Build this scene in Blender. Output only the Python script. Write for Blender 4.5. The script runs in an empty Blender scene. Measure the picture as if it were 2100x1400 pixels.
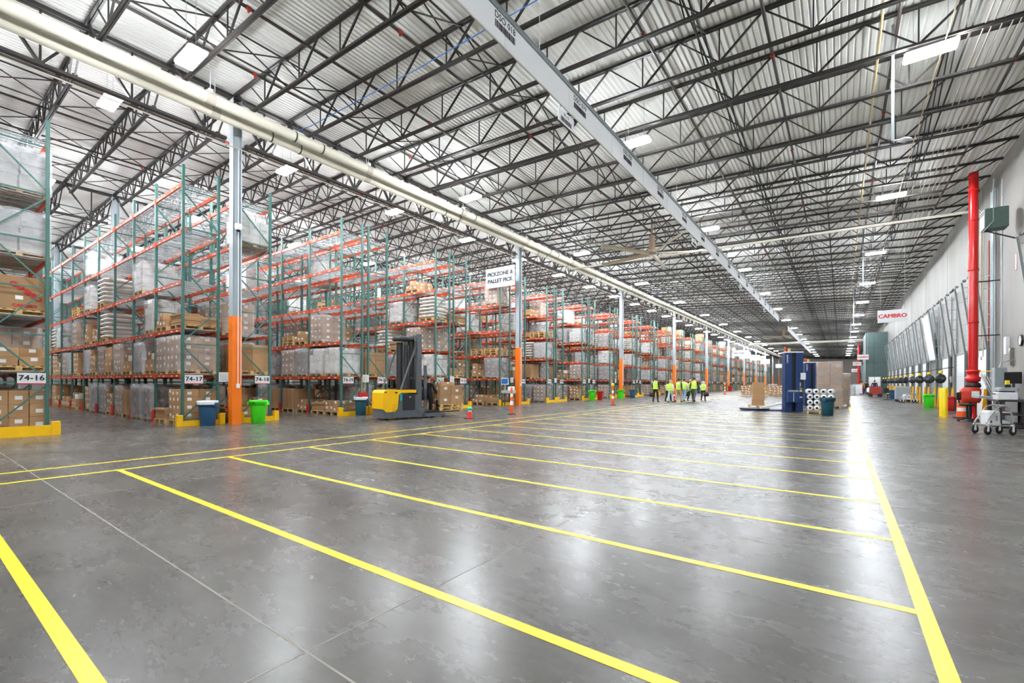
import bpy, bmesh, math, random
from mathutils import Vector, Matrix
random.seed(7)
R = math.radians
S = bpy.context.scene
COL = S.collection

# ------------------------------------------------------------------ camera, world, exposure
cam_d = bpy.data.cameras.new('camera'); cam = bpy.data.objects.new('camera', cam_d); COL.objects.link(cam)
cam_d.sensor_width = 36.0; cam_d.lens = 36.0 * 927.9 / 2100.0
cam_d.shift_y = 83.6 / 2100.0; cam_d.clip_start = 0.05; cam_d.clip_end = 500
cam.matrix_world = Matrix.Translation((0, 0, 1.44)) @ Matrix.Rotation(R(35.98), 4, 'Z') @ Matrix.Rotation(R(90), 4, 'X') @ Matrix.Rotation(R(0.188), 4, 'Z')
S.camera = cam
W = bpy.data.worlds.new('world'); S.world = W; W.use_nodes = True
W.node_tree.nodes['Background'].inputs[0].default_value = (0.85, 0.92, 1.0, 1)
W.node_tree.nodes['Background'].inputs[1].default_value = 1.6
S.view_settings.view_transform = 'Standard'; S.view_settings.look = 'None'
S.view_settings.exposure = 0.95; S.view_settings.gamma = 1.0; S.view_settings.use_curve_mapping = False
LAMP_DOWN, ADDED_GLOW = 115.0, 530.0     # radiance of the high-bay lenses and of strips added to brighten the deck
S.cycles.max_bounces = 6; S.cycles.diffuse_bounces = 4; S.cycles.glossy_bounces = 3
S.cycles.transparent_max_bounces = 8; S.cycles.sample_clamp_indirect = 4.0; S.cycles.sample_clamp_direct = 24.0

# ------------------------------------------------------------------ materials
def lin(c):
    return tuple((v / 12.92 if v <= 0.04045 else ((v + 0.055) / 1.055) ** 2.4) for v in (x / 255.0 for x in c))
MATS = {}
def mat(name, rgb, rough=0.5, metal=0.0, vary=0.08, scale=6.0, spec=0.5, rnd=0.0, coat=0.0, bump=0.0, stretch=None):
    """Procedural material: base colour broken up by noise, optional per-object variation."""
    m = bpy.data.materials.new(name); m.use_nodes = True; MATS[name] = m
    nt = m.node_tree; N = nt.nodes; L = nt.links; b = N['Principled BSDF']
    c = lin(rgb)
    tc = N.new('ShaderNodeTexCoord'); nz = N.new('ShaderNodeTexNoise')
    nz.inputs['Scale'].default_value = scale; nz.inputs['Detail'].default_value = 4
    if stretch:
        mp = N.new('ShaderNodeMapping'); mp.inputs['Scale'].default_value = stretch
        L.new(tc.outputs['Object'], mp.inputs[0]); L.new(mp.outputs[0], nz.inputs['Vector'])
    else:
        L.new(tc.outputs['Object'], nz.inputs['Vector'])
    mx = N.new('ShaderNodeMix'); mx.data_type = 'RGBA'
    mx.inputs[6].default_value = tuple(max(0, v * (1 - vary * 2)) for v in c) + (1,)
    mx.inputs[7].default_value = tuple(min(1, v * (1 + vary * 2)) for v in c) + (1,)
    L.new(nz.outputs[0], mx.inputs[0]); out = mx.outputs[2]
    if rnd:
        oi = N.new('ShaderNodeObjectInfo'); hs = N.new('ShaderNodeHueSaturation'); mr = N.new('ShaderNodeMapRange')
        mr.inputs[3].default_value = 1 - rnd; mr.inputs[4].default_value = 1 + rnd
        L.new(oi.outputs['Random'], mr.inputs[0]); L.new(mr.outputs[0], hs.inputs['Value']); L.new(out, hs.inputs['Color']); out = hs.outputs[0]
    L.new(out, b.inputs['Base Color'])
    b.inputs['Roughness'].default_value = rough; b.inputs['Metallic'].default_value = metal
    b.inputs['Specular IOR Level'].default_value = spec; b.inputs['Coat Weight'].default_value = coat
    if bump:
        bp = N.new('ShaderNodeBump'); bp.inputs['Strength'].default_value = bump; bp.inputs['Distance'].default_value = 0.02
        L.new(nz.outputs[0], bp.inputs['Height']); L.new(bp.outputs[0], b.inputs['Normal'])
    return m
def emit(name, rgb, strength):
    m = bpy.data.materials.new(name); m.use_nodes = True; MATS[name] = m
    nt = m.node_tree; nt.nodes.remove(nt.nodes['Principled BSDF'])
    e = nt.nodes.new('ShaderNodeEmission'); e.inputs[0].default_value = lin(rgb) + (1,); e.inputs[1].default_value = strength
    nt.links.new(e.outputs[0], nt.nodes['Material Output'].inputs[0]); return m

mat('deck_white', (240, 241, 237), 0.5, 0, 0.02, 1.5, 0.4)
mat('black_steel', (36, 33, 31), 0.5, 0, 0.2, 3, 0.4)
mat('sprinkler_brown', (46, 36, 30), 0.5, 0, 0.15, 3)
mat('drum_red', (200, 52, 30), 0.4)
mat('fitting_red', (150, 40, 25), 0.45)
mat('galv', (165, 175, 178), 0.38, 0.55, 0.1, 12)
mat('galv_dark', (112, 120, 122), 0.45, 0.5, 0.15, 9)
mat('conduit', (196, 190, 176), 0.45, 0.1, 0.06)
mat('conduit_tan', (205, 180, 135), 0.5)
mat('pvc_white', (226, 222, 205), 0.42, 0, 0.03, 3)
mat('green_strap', (38, 70, 52), 0.5)
mat('blue_cable', (35, 95, 165), 0.5)
mat('rail_white', (236, 238, 240), 0.45, 0, 0.015, 2)
mat('ink', (40, 42, 48), 0.6)
mat('sign_white', (214, 217, 219), 0.45, 0, 0.02, 2)
mat('sign_text', (28, 34, 38), 0.5)
mat('sign_red', (190, 25, 45), 0.5)
mat('logo_red', (205, 30, 35), 0.5)
mat('post_green', (64, 112, 105), 0.42, 0.1, 0.07, 5)
mat('beam_orange', (210, 78, 30), 0.42, 0, 0.07, 4)
mat('wire_zinc', (186, 190, 192), 0.4, 0.2, 0.06)
mat('guard_red', (196, 44, 24), 0.45)
mat('guard_yellow', (248, 190, 0), 0.42, 0, 0.05, 4)
mat('column_grey', (168, 178, 184), 0.45, 0.1, 0.05, 2)
mat('column_orange', (238, 118, 10), 0.42, 0, 0.04, 3)
mat('camera_dark', (20, 20, 24), 0.2)
mat('pallet_wood', (206, 172, 118), 0.7, 0, 0.18, 7, 0.2, 0.15, stretch=(2, 9, 9))
mat('carton', (172, 136, 98), 0.65, 0, 0.07, 3, 0.25, 0.16)
mat('carton_dark', (140, 112, 84), 0.65, 0, 0.07, 3, 0.25, 0.14)
mat('carton_white', (226, 224, 218), 0.6, 0, 0.04, 3, 0.3, 0.06)
mat('tape', (152, 116, 78), 0.35)
mat('label_white', (240, 240, 238), 0.5)
mat('label_yellow', (232, 222, 40), 0.5)
mat('sack_white', (222, 218, 212), 0.6, 0, 0.08, 5, 0.3, 0.06, bump=0.5)
mat('plastic_white', (236, 236, 234), 0.35)
mat('bin_blue', (42, 84, 120), 0.5, 0, 0.12, 40, 0.35)
mat('bin_green', (64, 214, 20), 0.45, 0, 0.05, 8)
mat('bin_teal', (28, 82, 98), 0.5, 0, 0.1, 30)
mat('bin_red', (190, 22, 26), 0.45)
mat('bag_clear', (214, 220, 222), 0.3)
mat('cone_orange', (242, 92, 24), 0.5)
mat('cone_red', (226, 40, 38), 0.5)
mat('cone_white', (240, 240, 238), 0.4)
mat('cone_teal', (40, 205, 150), 0.45)
mat('rubber', (26, 26, 27), 0.65)
mat('truck_grey', (86, 92, 98), 0.45, 0, 0.08, 5)
mat('truck_dark', (34, 36, 40), 0.45)
mat('truck_yellow', (250, 192, 14), 0.35, 0, 0.03, 3)
mat('teal_sticker', (30, 160, 175), 0.4)
mat('wrapper_blue', (17, 50, 100), 0.45, 0, 0.06, 4)
mat('wrapper_black', (22, 22, 26), 0.5)
mat('steel_white', (226, 228, 230), 0.4)
mat('film_roll', (236, 238, 240), 0.3, 0, 0.03)
mat('core_dark', (40, 36, 34), 0.7)
mat('wall_concrete', (138, 136, 131), 0.6, 0, 0.17, 0.6, 0.5, stretch=(1, 1, 0.35))
mat('wall_far', (196, 186, 174), 0.7)
mat('partition_green', (66, 86, 85), 0.55, 0, 0.08, 2)
mat('dock_door', (224, 228, 230), 0.4, 0, 0.02, 2)
mat('track_grey', (118, 126, 128), 0.42, 0.15)
mat('bollard_yellow', (255, 222, 8), 0.4, 0, 0.02)
mat('dock_guard', (246, 178, 12), 0.45)
mat('dock_frame', (120, 118, 110), 0.5, 0.2)
mat('dock_seal', (38, 38, 40), 0.7)
mat('lamp_black', (28, 30, 34), 0.4)
mat('lamp_yellow', (242, 206, 30), 0.4)
mat('pipe_red', (206, 16, 20), 0.22, 0, 0.04, 3, 0.5, 0, 0.4)
mat('chrome', (205, 208, 210), 0.18, 0.9, 0.04)
mat('cabinet_grey', (150, 160, 162), 0.45, 0.1)
mat('unit_green', (74, 96, 88), 0.45)
mat('magenta', (190, 20, 90), 0.5)
mat('fan_tan', (206, 194, 168), 0.4, 0.2)
mat('fan_brown', (128, 108, 92), 0.5)
mat('skin', (206, 150, 120), 0.55)
mat('hair_dark', (34, 28, 26), 0.6)
mat('hair_blond', (206, 176, 128), 0.6)
mat('hair_grey', (200, 198, 194), 0.6)
mat('vest_lime', (206, 250, 40), 0.5, 0, 0.04)
mat('vest_stripe', (196, 200, 168), 0.35)
mat('cloth_black', (26, 27, 32), 0.75)
mat('cloth_jeans', (136, 168, 196), 0.75)
mat('cloth_lightjeans', (176, 200, 205), 0.75)
mat('cloth_khaki', (176, 156, 124), 0.75)
mat('cloth_slate', (78, 88, 98), 0.75)
mat('cloth_white', (222, 226, 230), 0.7)
mat('cloth_navy', (30, 44, 74), 0.75)
mat('cloth_purple', (110, 30, 96), 0.75)
mat('cloth_orange', (226, 130, 30), 0.75)
mat('line_yellow', (252, 222, 40), 0.34, 0, 0.05, 8, 0.5)
mat('joint_pale', (150, 146, 136), 0.6)
mat('trailer_white', (235, 238, 240), 0.5)
mat('white_rope', (232, 230, 222), 0.5)
emit('lens_down', (244, 250, 255), LAMP_DOWN)
emit('added_uplight', (246, 250, 255), ADDED_GLOW)  # emission of the extra strips that lift the ceiling brightness
emit('signal_red', (255, 60, 50), 3.0)

def floor_material():
    m = bpy.data.materials.new('polished_concrete'); m.use_nodes = True; MATS['floor'] = m
    nt = m.node_tree; N = nt.nodes; L = nt.links; b = N['Principled BSDF']
    tc = N.new('ShaderNodeTexCoord')
    def noise(scale, detail=5, rough=0.6, st=None, dist=0.0):
        n = N.new('ShaderNodeTexNoise'); n.inputs['Scale'].default_value = scale; n.inputs['Detail'].default_value = detail
        n.inputs['Roughness'].default_value = rough; n.inputs['Distortion'].default_value = dist
        if st:
            mp = N.new('ShaderNodeMapping'); mp.inputs['Scale'].default_value = st; mp.inputs['Rotation'].default_value = (0, 0, 0.4)
            L.new(tc.outputs['Object'], mp.inputs[0]); L.new(mp.outputs[0], n.inputs['Vector'])
        else: L.new(tc.outputs['Object'], n.inputs['Vector'])
        return n
    def ramp(src, p0, c0, p1, c1):
        r = N.new('ShaderNodeValToRGB'); e = r.color_ramp.elements
        e[0].position = p0; e[0].color = c0; e[1].position = p1; e[1].color = c1
        L.new(src, r.inputs[0]); return r.outputs[0]
    def mixc(f, a, c, mode='MIX'):
        x = N.new('ShaderNodeMix'); x.data_type = 'RGBA'; x.blend_type = mode
        if isinstance(f, float): x.inputs[0].default_value = f
        else: L.new(f, x.inputs[0])
        L.new(a, x.inputs[6]); L.new(c, x.inputs[7]); return x.outputs[2]
    big = ramp(noise(0.42, 6, 0.62, (1, 1.5, 1), 0.5).outputs[0], 0.3, lin((68, 65, 61)) + (1,), 0.7, lin((110, 108, 104)) + (1,))
    fine = ramp(noise(2.2, 6, 0.62, (1, 2.2, 1), 0.8).outputs[0], 0.2, (0.8, 0.8, 0.8, 1), 0.8, (1.1, 1.1, 1.09, 1))
    speck = ramp(noise(26, 3, 0.8).outputs[0], 0.35, (0.96, 0.96, 0.96, 1), 0.65, (1.03, 1.03, 1.03, 1))
    c = mixc(1.0, mixc(1.0, big, fine, 'MULTIPLY'), speck, 'MULTIPLY')
    scr = ramp(noise(5, 6, 0.75, (0.12, 3, 1), 0.6).outputs[0], 0.58, (0, 0, 0, 1), 0.85, (1, 1, 1, 1))
    rgb = N.new('ShaderNodeRGB'); rgb.outputs[0].default_value = lin((120, 119, 117)) + (1,)
    sm = N.new('ShaderNodeMath'); sm.operation = 'MULTIPLY'; sm.inputs[1].default_value = 0.12; L.new(scr, sm.inputs[0])
    c = mixc(sm.outputs[0], c, rgb.outputs[0])
    L.new(c, b.inputs['Base Color'])
    rr = N.new('ShaderNodeMapRange'); rr.inputs[3].default_value = 0.2; rr.inputs[4].default_value = 0.34
    L.new(noise(1.3, 6, 0.7, (1, 2, 1)).outputs[0], rr.inputs[0]); L.new(rr.outputs[0], b.inputs['Roughness'])
    b.inputs['Specular IOR Level'].default_value = 0.4
    return m
floor_material()

def film_material():
    m = bpy.data.materials.new('stretch_film'); m.use_nodes = True; MATS['film'] = m
    nt = m.node_tree; N = nt.nodes; L = nt.links; b = N['Principled BSDF']
    b.inputs['Base Color'].default_value = lin((205, 206, 210)) + (1,); b.inputs['Roughness'].default_value = 0.25
    tc = N.new('ShaderNodeTexCoord'); n = N.new('ShaderNodeTexNoise'); n.inputs['Scale'].default_value = 2.2; n.inputs['Detail'].default_value = 3
    mp = N.new('ShaderNodeMapping'); mp.inputs['Scale'].default_value = (1.0, 1.0, 2.2)
    L.new(tc.outputs['Object'], mp.inputs[0]); L.new(mp.outputs[0], n.inputs['Vector'])
    mr = N.new('ShaderNodeMapRange'); mr.inputs[1].default_value = 0.38; mr.inputs[2].default_value = 0.68
    mr.inputs[3].default_value = 0.24; mr.inputs[4].default_value = 0.42
    L.new(n.outputs[0], mr.inputs[0])
    bp = N.new('ShaderNodeBump'); bp.inputs['Strength'].default_value = 0.35; bp.inputs['Distance'].default_value = 0.03
    L.new(n.outputs[0], bp.inputs['Height']); L.new(bp.outputs[0], b.inputs['Normal'])
    t = N.new('ShaderNodeBsdfTransparent'); mx = N.new('ShaderNodeMixShader')
    L.new(mr.outputs[0], mx.inputs[0]); L.new(t.outputs[0], mx.inputs[1]); L.new(b.outputs[0], mx.inputs[2])
    L.new(mx.outputs[0], N['Material Output'].inputs[0])
    return m
film_material()

def post_material():
    """Rack post enamel with the row of slotted holes punched down its face."""
    m = mat('post_holes', (64, 112, 105), 0.42, 0.1, 0.07, 5)
    nt = m.node_tree; N = nt.nodes; L = nt.links; b = N['Principled BSDF']
    src = b.inputs['Base Color'].links[0].from_socket
    tc = N.new('ShaderNodeTexCoord'); sp = N.new('ShaderNodeSeparateXYZ'); L.new(tc.outputs['Object'], sp.inputs[0])
    def mth(op, a, v=None):
        n = N.new('ShaderNodeMath'); n.operation = op
        L.new(a, n.inputs[0])
        if v is not None:
            if isinstance(v, float): n.inputs[1].default_value = v
            else: L.new(v, n.inputs[1])
        return n.outputs[0]
    fz = mth('FRACT', mth('MULTIPLY', sp.outputs[2], 19.7)); a = mth('LESS_THAN', fz, 0.45)
    bx = mth('LESS_THAN', mth('ABSOLUTE', mth('SUBTRACT', mth('ABSOLUTE', sp.outputs[1]), 0.018)), 0.007)
    cx = mth('LESS_THAN', mth('ABSOLUTE', mth('SUBTRACT', mth('ABSOLUTE', sp.outputs[0]), 0.018)), 0.007)
    k = mth('MULTIPLY', a, mth('MAXIMUM', bx, cx))
    mx = N.new('ShaderNodeMix'); mx.data_type = 'RGBA'; mx.inputs[7].default_value = (0.008, 0.012, 0.012, 1)
    L.new(k, mx.inputs[0]); L.new(src, mx.inputs[6]); L.new(mx.outputs[2], b.inputs['Base Color'])
post_material()

# ------------------------------------------------------------------ mesh helpers
class MB:
    def __init__(s): s.v = []; s.f = []; s.m = []; s.sm = []; s.mats = []
    def mi(s, m):
        if m not in s.mats: s.mats.append(m)
        return s.mats.index(m)
    def add(s, vs, fs, m, smooth=False):
        o = len(s.v); s.v += [tuple(v) for v in vs]; k = s.mi(m)
        for f in fs: s.f.append(tuple(i + o for i in f)); s.m.append(k); s.sm.append(smooth)
        return s
    def box(s, x0, x1, y0, y1, z0, z1, m):
        return s.add([(x0, y0, z0), (x1, y0, z0), (x1, y1, z0), (x0, y1, z0), (x0, y0, z1), (x1, y0, z1), (x1, y1, z1), (x0, y1, z1)],
                     [(0, 3, 2, 1), (4, 5, 6, 7), (0, 1, 5, 4), (1, 2, 6, 5), (2, 3, 7, 6), (3, 0, 4, 7)], m)
    def bbox(s, x0, x1, y0, y1, z0, z1, m, c=0.01):
        """box with chamfered vertical and top edges"""
        lo = [(x0 + c, y0), (x1 - c, y0), (x1, y0 + c), (x1, y1 - c), (x1 - c, y1), (x0 + c, y1), (x0, y1 - c), (x0, y0 + c)]
        cx, cy = (x0 + x1) / 2, (y0 + y1) / 2
        ins = [(x + (c if x < cx else -c), y + (c if y < cy else -c)) for x, y in lo]
        vs = [(x, y, z0) for x, y in lo] + [(x, y, z1 - c) for x, y in lo] + [(x, y, z1) for x, y in ins]
        fs = [tuple(range(7, -1, -1)), tuple(range(16, 24))]
        for r in (0, 8):
            for i in range(8): j = (i + 1) % 8; fs.append((r + i, r + j, r + 8 + j, r + 8 + i))
        return s.add(vs, fs, m)
    def bar(s, p, q, w, h, m, up=(0, 0, 1)):
        p, q = Vector(p), Vector(q); d = (q - p).normalized(); u = Vector(up)
        if abs(d.dot(u)) > 0.98: u = Vector((1, 0, 0))
        a = d.cross(u).normalized() * (w / 2); b = a.cross(d).normalized() * (h / 2)
        vs = [p - a - b, p + a - b, p + a + b, p - a + b, q - a - b, q + a - b, q + a + b, q - a + b]
        return s.add(vs, [(0, 1, 2, 3), (7, 6, 5, 4), (4, 5, 1, 0), (5, 6, 2, 1), (6, 7, 3, 2), (7, 4, 0, 3)], m)
    def tube(s, pts, r, m, n=8, cap=True, rads=None):
        pts = [Vector(p) for p in pts]; rings = []
        prev = None
        for i, p in enumerate(pts):
            d = (pts[min(i + 1, len(pts) - 1)] - pts[max(i - 1, 0)]).normalized()
            u = prev if prev is not None and abs(d.dot(prev)) < 0.97 else (Vector((0, 0, 1)) if abs(d.z) < 0.9 else Vector((1, 0, 0)))
            a = d.cross(u).normalized(); b = a.cross(d).normalized(); prev = b
            rr = rads[i] if rads else r
            rings.append([p + (a * math.cos(t) + b * math.sin(t)) * rr for t in (2 * math.pi * k / n for k in range(n))])
        vs = [v for g in rings for v in g]; fs = []
        for i in range(len(pts) - 1):
            for k in range(n):
                j = (k + 1) % n; fs.append((i * n + k, (i + 1) * n + k, (i + 1) * n + j, i * n + j))
        s.add(vs, fs, m, True)
        if cap:
            s.add(rings[0], [tuple(range(n))], m); s.add(rings[-1], [tuple(range(n - 1, -1, -1))], m)
        return s
    def lathe(s, prof, m, c=(0, 0, 0), n=24, axis='Z', cap=True, sm=True, sx=1.0, sy=1.0):
        vs = []; fs = []
        for r, z in prof:
            for k in range(n):
                t = 2 * math.pi * k / n; x, y = r * math.cos(t) * sx, r * math.sin(t) * sy
                if axis == 'Z': v = (x, y, z)
                elif axis == 'Y': v = (x, z, y)
                else: v = (z, x, y)
                vs.append((v[0] + c[0], v[1] + c[1], v[2] + c[2]))
        for i in range(len(prof) - 1):
            for k in range(n):
                j = (k + 1) % n; fs.append((i * n + k, i * n + j, (i + 1) * n + j, (i + 1) * n + k))
        s.add(vs, fs, m, sm)
        if cap:
            L = len(prof) - 1
            if prof[0][0] > 1e-4: s.add([vs[k] for k in range(n)], [tuple(range(n - 1, -1, -1))], m)
            if prof[L][0] > 1e-4: s.add([vs[L * n + k] for k in range(n)], [tuple(range(n))], m)
        return s
    def prism(s, poly, axis, a, b, m):
        """extrude a 2-D outline along an axis ('X': poly is (y,z), 'Y': (x,z), 'Z': (x,y))"""
        def P(u, v, w): return {'X': (w, u, v), 'Y': (u, w, v), 'Z': (u, v, w)}[axis]
        n = len(poly); vs = [P(u, v, a) for u, v in poly] + [P(u, v, b) for u, v in poly]
        fs = [tuple(range(n - 1, -1, -1)), tuple(range(n, 2 * n))] + [(i, (i + 1) % n, n + (i + 1) % n, n + i) for i in range(n)]
        return s.add(vs, fs, m)
    def merge(s, o, M=None):
        vs = [M @ Vector(v) for v in o.v] if M else o.v
        off = len(s.v); s.v += [tuple(v) for v in vs]
        mp = [s.mi(x) for x in o.mats]
        s.f += [tuple(i + off for i in f) for f in o.f]; s.m += [mp[k] for k in o.m]; s.sm += o.sm
        return s
    def mesh(s, name):
        me = bpy.data.meshes.new(name); me.from_pydata(s.v, [], s.f)
        for m in s.mats: me.materials.append(MATS[m])
        me.polygons.foreach_set('material_index', s.m); me.polygons.foreach_set('use_smooth', s.sm)
        me.update()
        bm = bmesh.new(); bm.from_mesh(me); bmesh.ops.recalc_face_normals(bm, faces=bm.faces); bm.to_mesh(me); bm.free()
        return me
def ob(name, data, parent=None, loc=(0, 0, 0), rot=(0, 0, 0)):
    if isinstance(data, MB): data = data.mesh(name)
    o = bpy.data.objects.new(name, data); COL.objects.link(o)
    if parent: o.parent = parent
    o.location = loc; o.rotation_euler = rot
    return o
def tag(o, label, cat, group=None):
    o['label'] = label; o['category'] = cat
    if group: o['group'] = group
    return o
def thing(name, label, cat, loc=(0, 0, 0), rz=0.0, group=None):
    return tag(ob(name, None, None, loc, (0, 0, rz)), label, cat, group)
def struct(name, data, loc=(0, 0, 0), parent=None, label=None):
    o = ob(name, data, parent, loc)
    if not parent: o['kind'] = 'structure'
    if label: o['label'] = label
    return o
KIDS = {}
def dup(root, loc, rz=0.0, label=None, group=None):
    r = root.copy(); COL.objects.link(r); r.location = loc; r.rotation_euler = (0, 0, rz)
    if label: r['label'] = label
    if group: r['group'] = group
    if root.name not in KIDS: KIDS[root.name] = [(c, list(c.children)) for c in root.children]
    for c0, gs in KIDS[root.name]:
        c = c0.copy(); COL.objects.link(c); c.parent = r
        for g0 in gs:
            g = g0.copy(); COL.objects.link(g); g.parent = c
    return r
def text_mb(s, size, m, thick=0.004, bold=0.0, spacing=1.0):
    """letters as a mesh lying in local X (reading) / Z (up), facing -Y, centred at the origin"""
    cu = bpy.data.curves.new('lettering', 'FONT'); cu.body = s; cu.size = size; cu.align_x = 'CENTER'; cu.align_y = 'CENTER'
    cu.extrude = thick / 2; cu.space_character = spacing; cu.resolution_u = 3
    o = bpy.data.objects.new('lettering', cu); COL.objects.link(o)
    dg = bpy.context.evaluated_depsgraph_get(); me = o.evaluated_get(dg).to_mesh()
    b = MB(); fs_ = [tuple(p.vertices) for p in me.polygons]
    for k, (q, r) in enumerate(((-1, 0), (0, .7), (1, 0), (0, -.7)) if bold else ((0, 0),)): b.add([(v.co.x + q * bold, -v.co.z - .0004 * k, v.co.y + r * bold) for v in me.vertices], fs_, m)
    o.evaluated_get(dg).to_mesh_clear(); bpy.data.objects.remove(o); bpy.data.curves.remove(cu)
    return b
def num(n): return ['zero', 'first', 'second', 'third', 'fourth', 'fifth', 'sixth', 'seventh', 'eighth', 'ninth', 'tenth', 'eleventh', 'twelfth', 'thirteenth', 'fourteenth', 'fifteenth', 'sixteenth', 'seventeenth', 'eighteenth', 'nineteenth', 'twentieth'][n] if n <= 20 else '%dth' % n if n % 10 not in (1, 2, 3) or n % 100 in (11, 12, 13) else '%d%s' % (n, {1: 'st', 2: 'nd', 3: 'rd'}[n % 10])
RZ = lambda a: Matrix.Rotation(a, 4, 'Z')
T = lambda x, y, z: Matrix.Translation((x, y, z))

# ------------------------------------------------------------------ the setting
XW, Y0, Y1, XL = 5.07, -9.0, 186.0, -62.0
def zdeck(x): return 10.17 + 0.040 * (XW - max(x, -16.5))
PITCH = 16.57 / 3            # rack module
COLY = [6.85 + 16.57 * k for k in range(-1, 11)]
JY = [6.85 - 0.06 + 1.841 * k for k in range(-8, 97)]

struct('floor', MB().box(XL, XW + 0.3, Y0, Y1, -0.2, 0, 'floor') if False else MB().add([(XL, Y0, 0), (XW + 0.3, Y0, 0), (XW + 0.3, Y1, 0), (XL, Y1, 0), (XL, Y0, -.3), (XW + .3, Y0, -.3), (XW + .3, Y1, -.3), (XL, Y1, -.3)], [(0, 1, 2, 3), (7, 6, 5, 4), (0, 4, 5, 1), (1, 5, 6, 2), (2, 6, 7, 3), (3, 7, 4, 0)], 'floor'))
# corrugated steel roof deck, ribs running away from the camera
d = MB(); xs = []; x = XL
while x < XW + 0.05:
    for dx, dz in ((0, 0), (0.088, 0), (0.108, 0.04), (0.132, 0.04)): xs.append((x + dx, dz))
    x += 0.152
vs = [(px, Y0, zdeck(px) + dz) for px, dz in xs] + [(px, Y1, zdeck(px) + dz) for px, dz in xs]
n = len(xs); d.add(vs, [(i, i + 1, n + i + 1, n + i) for i in range(n - 1)], 'deck_white')
tops = [(XL, zdeck(XL) + .25), (-16.5, zdeck(-16.5) + .25), (XW + .05, zdeck(XW) + .25)]
d.add([(a, Y0, b) for a, b in tops] + [(a, Y1, b) for a, b in tops], [(0, 1, 4, 3), (1, 2, 5, 4)], 'deck_white')
struct('ceiling', d)
# walls: the dock wall has one open door
DOORY = [28.2 + 4.12 * k for k in range(-2, 16) if k != -1 and 28.2 + 4.12 * k < 77] + [84 + 4.12 * k for k in range(0, 20)]
OPEN = 28.2 + 4.12 * 3
DW, DH = 1.22, 2.94
wb = MB()
wb.box(XW, XW + .25, Y0, OPEN - DW, 0, 10.6, 'wall_concrete'); wb.box(XW, XW + .25, OPEN + DW, Y1, 0, 10.6, 'wall_concrete')
wb.box(XW, XW + .25, OPEN - DW, OPEN + DW, DH, 10.6, 'wall_concrete')
struct('wall_right', wb)
struct('wall_back', MB().box(XL, XW + .25, Y0 - .25, Y0, 0, 11.4, 'wall_concrete'))
struct('wall_left', MB().box(XL - .25, XL, Y0, Y1, 0, 11.4, 'wall_concrete'))
struct('wall_far', MB().box(XL, XW + .25, Y1, Y1 + .25, 0, 11.4, 'wall_far'))
for i, y in enumerate([20.2 + 8.2 * k for k in range(0, 19)]):
    struct('trim_%d' % (i + 1), MB().box(XW - .006, XW, y - .012, y + .012, 0, 10.1, 'dock_frame'))
# the green partition block standing out from the dock wall
g = MB(); g.box(2.75, XW - .01, 77.6, 86.0, 0, 8.3, 'partition_green')
for z in (2.1, 4.2, 6.2): g.box(2.75, XW - .01, 77.585, 77.6, z, z + .03, 'dock_seal')
g.box(3.6, 3.63, 77.585, 77.6, 0, 8.3, 'dock_seal')
struct('wall_partition', g)
w = MB(); w.box(3.05, 4.35, 77.55, 77.59, 1.05, 2.35, 'galv'); w.box(3.12, 3.66, 77.54, 77.55, 1.12, 2.28, 'label_white'); w.box(3.74, 4.28, 77.54, 77.55, 1.12, 2.28, 'label_white')
struct('window_1', w)
# painted floor lines
def fline(name, x0, x1, y0, y1, m='line_yellow', z=0.0022): struct(name, MB().box(x0, x1, y0, y1, 0.0, z, m))
fline('floor_line', .39, .475, -3, 96); fline('floor_line', -9.50, -9.415, -6, 96); fline('floor_line', -10.53, -10.445, -6, 96)
for k in range(0, 16):
    y = .575 + 1.618 * k; fline('floor_line', -9.415, .39, y - .04, y + .04)
for y in (1.31, 6.9, 12.4, 18, 23.5, 29): fline('floor_joint', -40, XW, y - .006, y + .006, 'joint_pale', .0012)
for x in (-13.0, -7.7, -2.3, 3.2): fline('floor_joint', x - .005, x + .005, Y0, 90, 'joint_pale', .0011)

# ---- roof steel
def joist_mesh(x0, x1, b0, b1, step, phase, ztop, depth, vert=True):
    """open-web joist running along X: twin-angle chords, rod and angle webs"""
    m = MB()
    for s in (-1, 1):
        m.bar((x0, s * .034, ztop(x0) - .04), (x1, s * .034, ztop(x1) - .04), .05, .065, 'black_steel')
        m.bar((b0, s * .032, ztop(b0) - depth), (b1, s * .032, ztop(b1) - depth), .046, .06, 'black_steel')
    x = phase; nodes = []
    while x < b1 - .05: nodes.append(x); x += step
    for x in nodes:
        if x <= b0 - .01: continue
        zb, zt = ztop(x) - depth, ztop(x) - .05
        if vert: m.bar((x, 0, zb), (x, 0, zt), .03, .03, 'black_steel')
        for s, w in ((-1, .03), (1, .045)):
            xt = x + s * step / 2
            if x0 < xt < x1: m.bar((x, 0, zb), (xt, 0, ztop(xt) - .05), w, w, 'black_steel')
    m.bar((b0, 0, ztop(b0) - depth), (x0 + .15, 0, ztop(x0) - .05), .04, .04, 'black_steel')
    m.bar((b1, 0, ztop(b1) - depth), (x1 - .15, 0, ztop(x1) - .05), .04, .04, 'black_steel')
    return m
jr = joist_mesh(-16.4, XW - .02, -15.2, 3.4, 1.98, -14.38, zdeck, .94).mesh('roof_joist')
jl = joist_mesh(-30.2, -16.6, -29.0, -17.7, 1.22, -28.4, zdeck, .86).mesh('roof_joist')
jl2 = joist_mesh(-44.0, -30.4, -42.8, -31.5, 1.22, -42.2, zdeck, .86).mesh('roof_joist')
for y in JY:
    struct('roof_joist', jr, (0, y, 0))
    if y < 110:
        struct('roof_joist', jl, (0, y, 0))
    if y < 60: struct('roof_joist', jl2, (0, y, 0))
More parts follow.
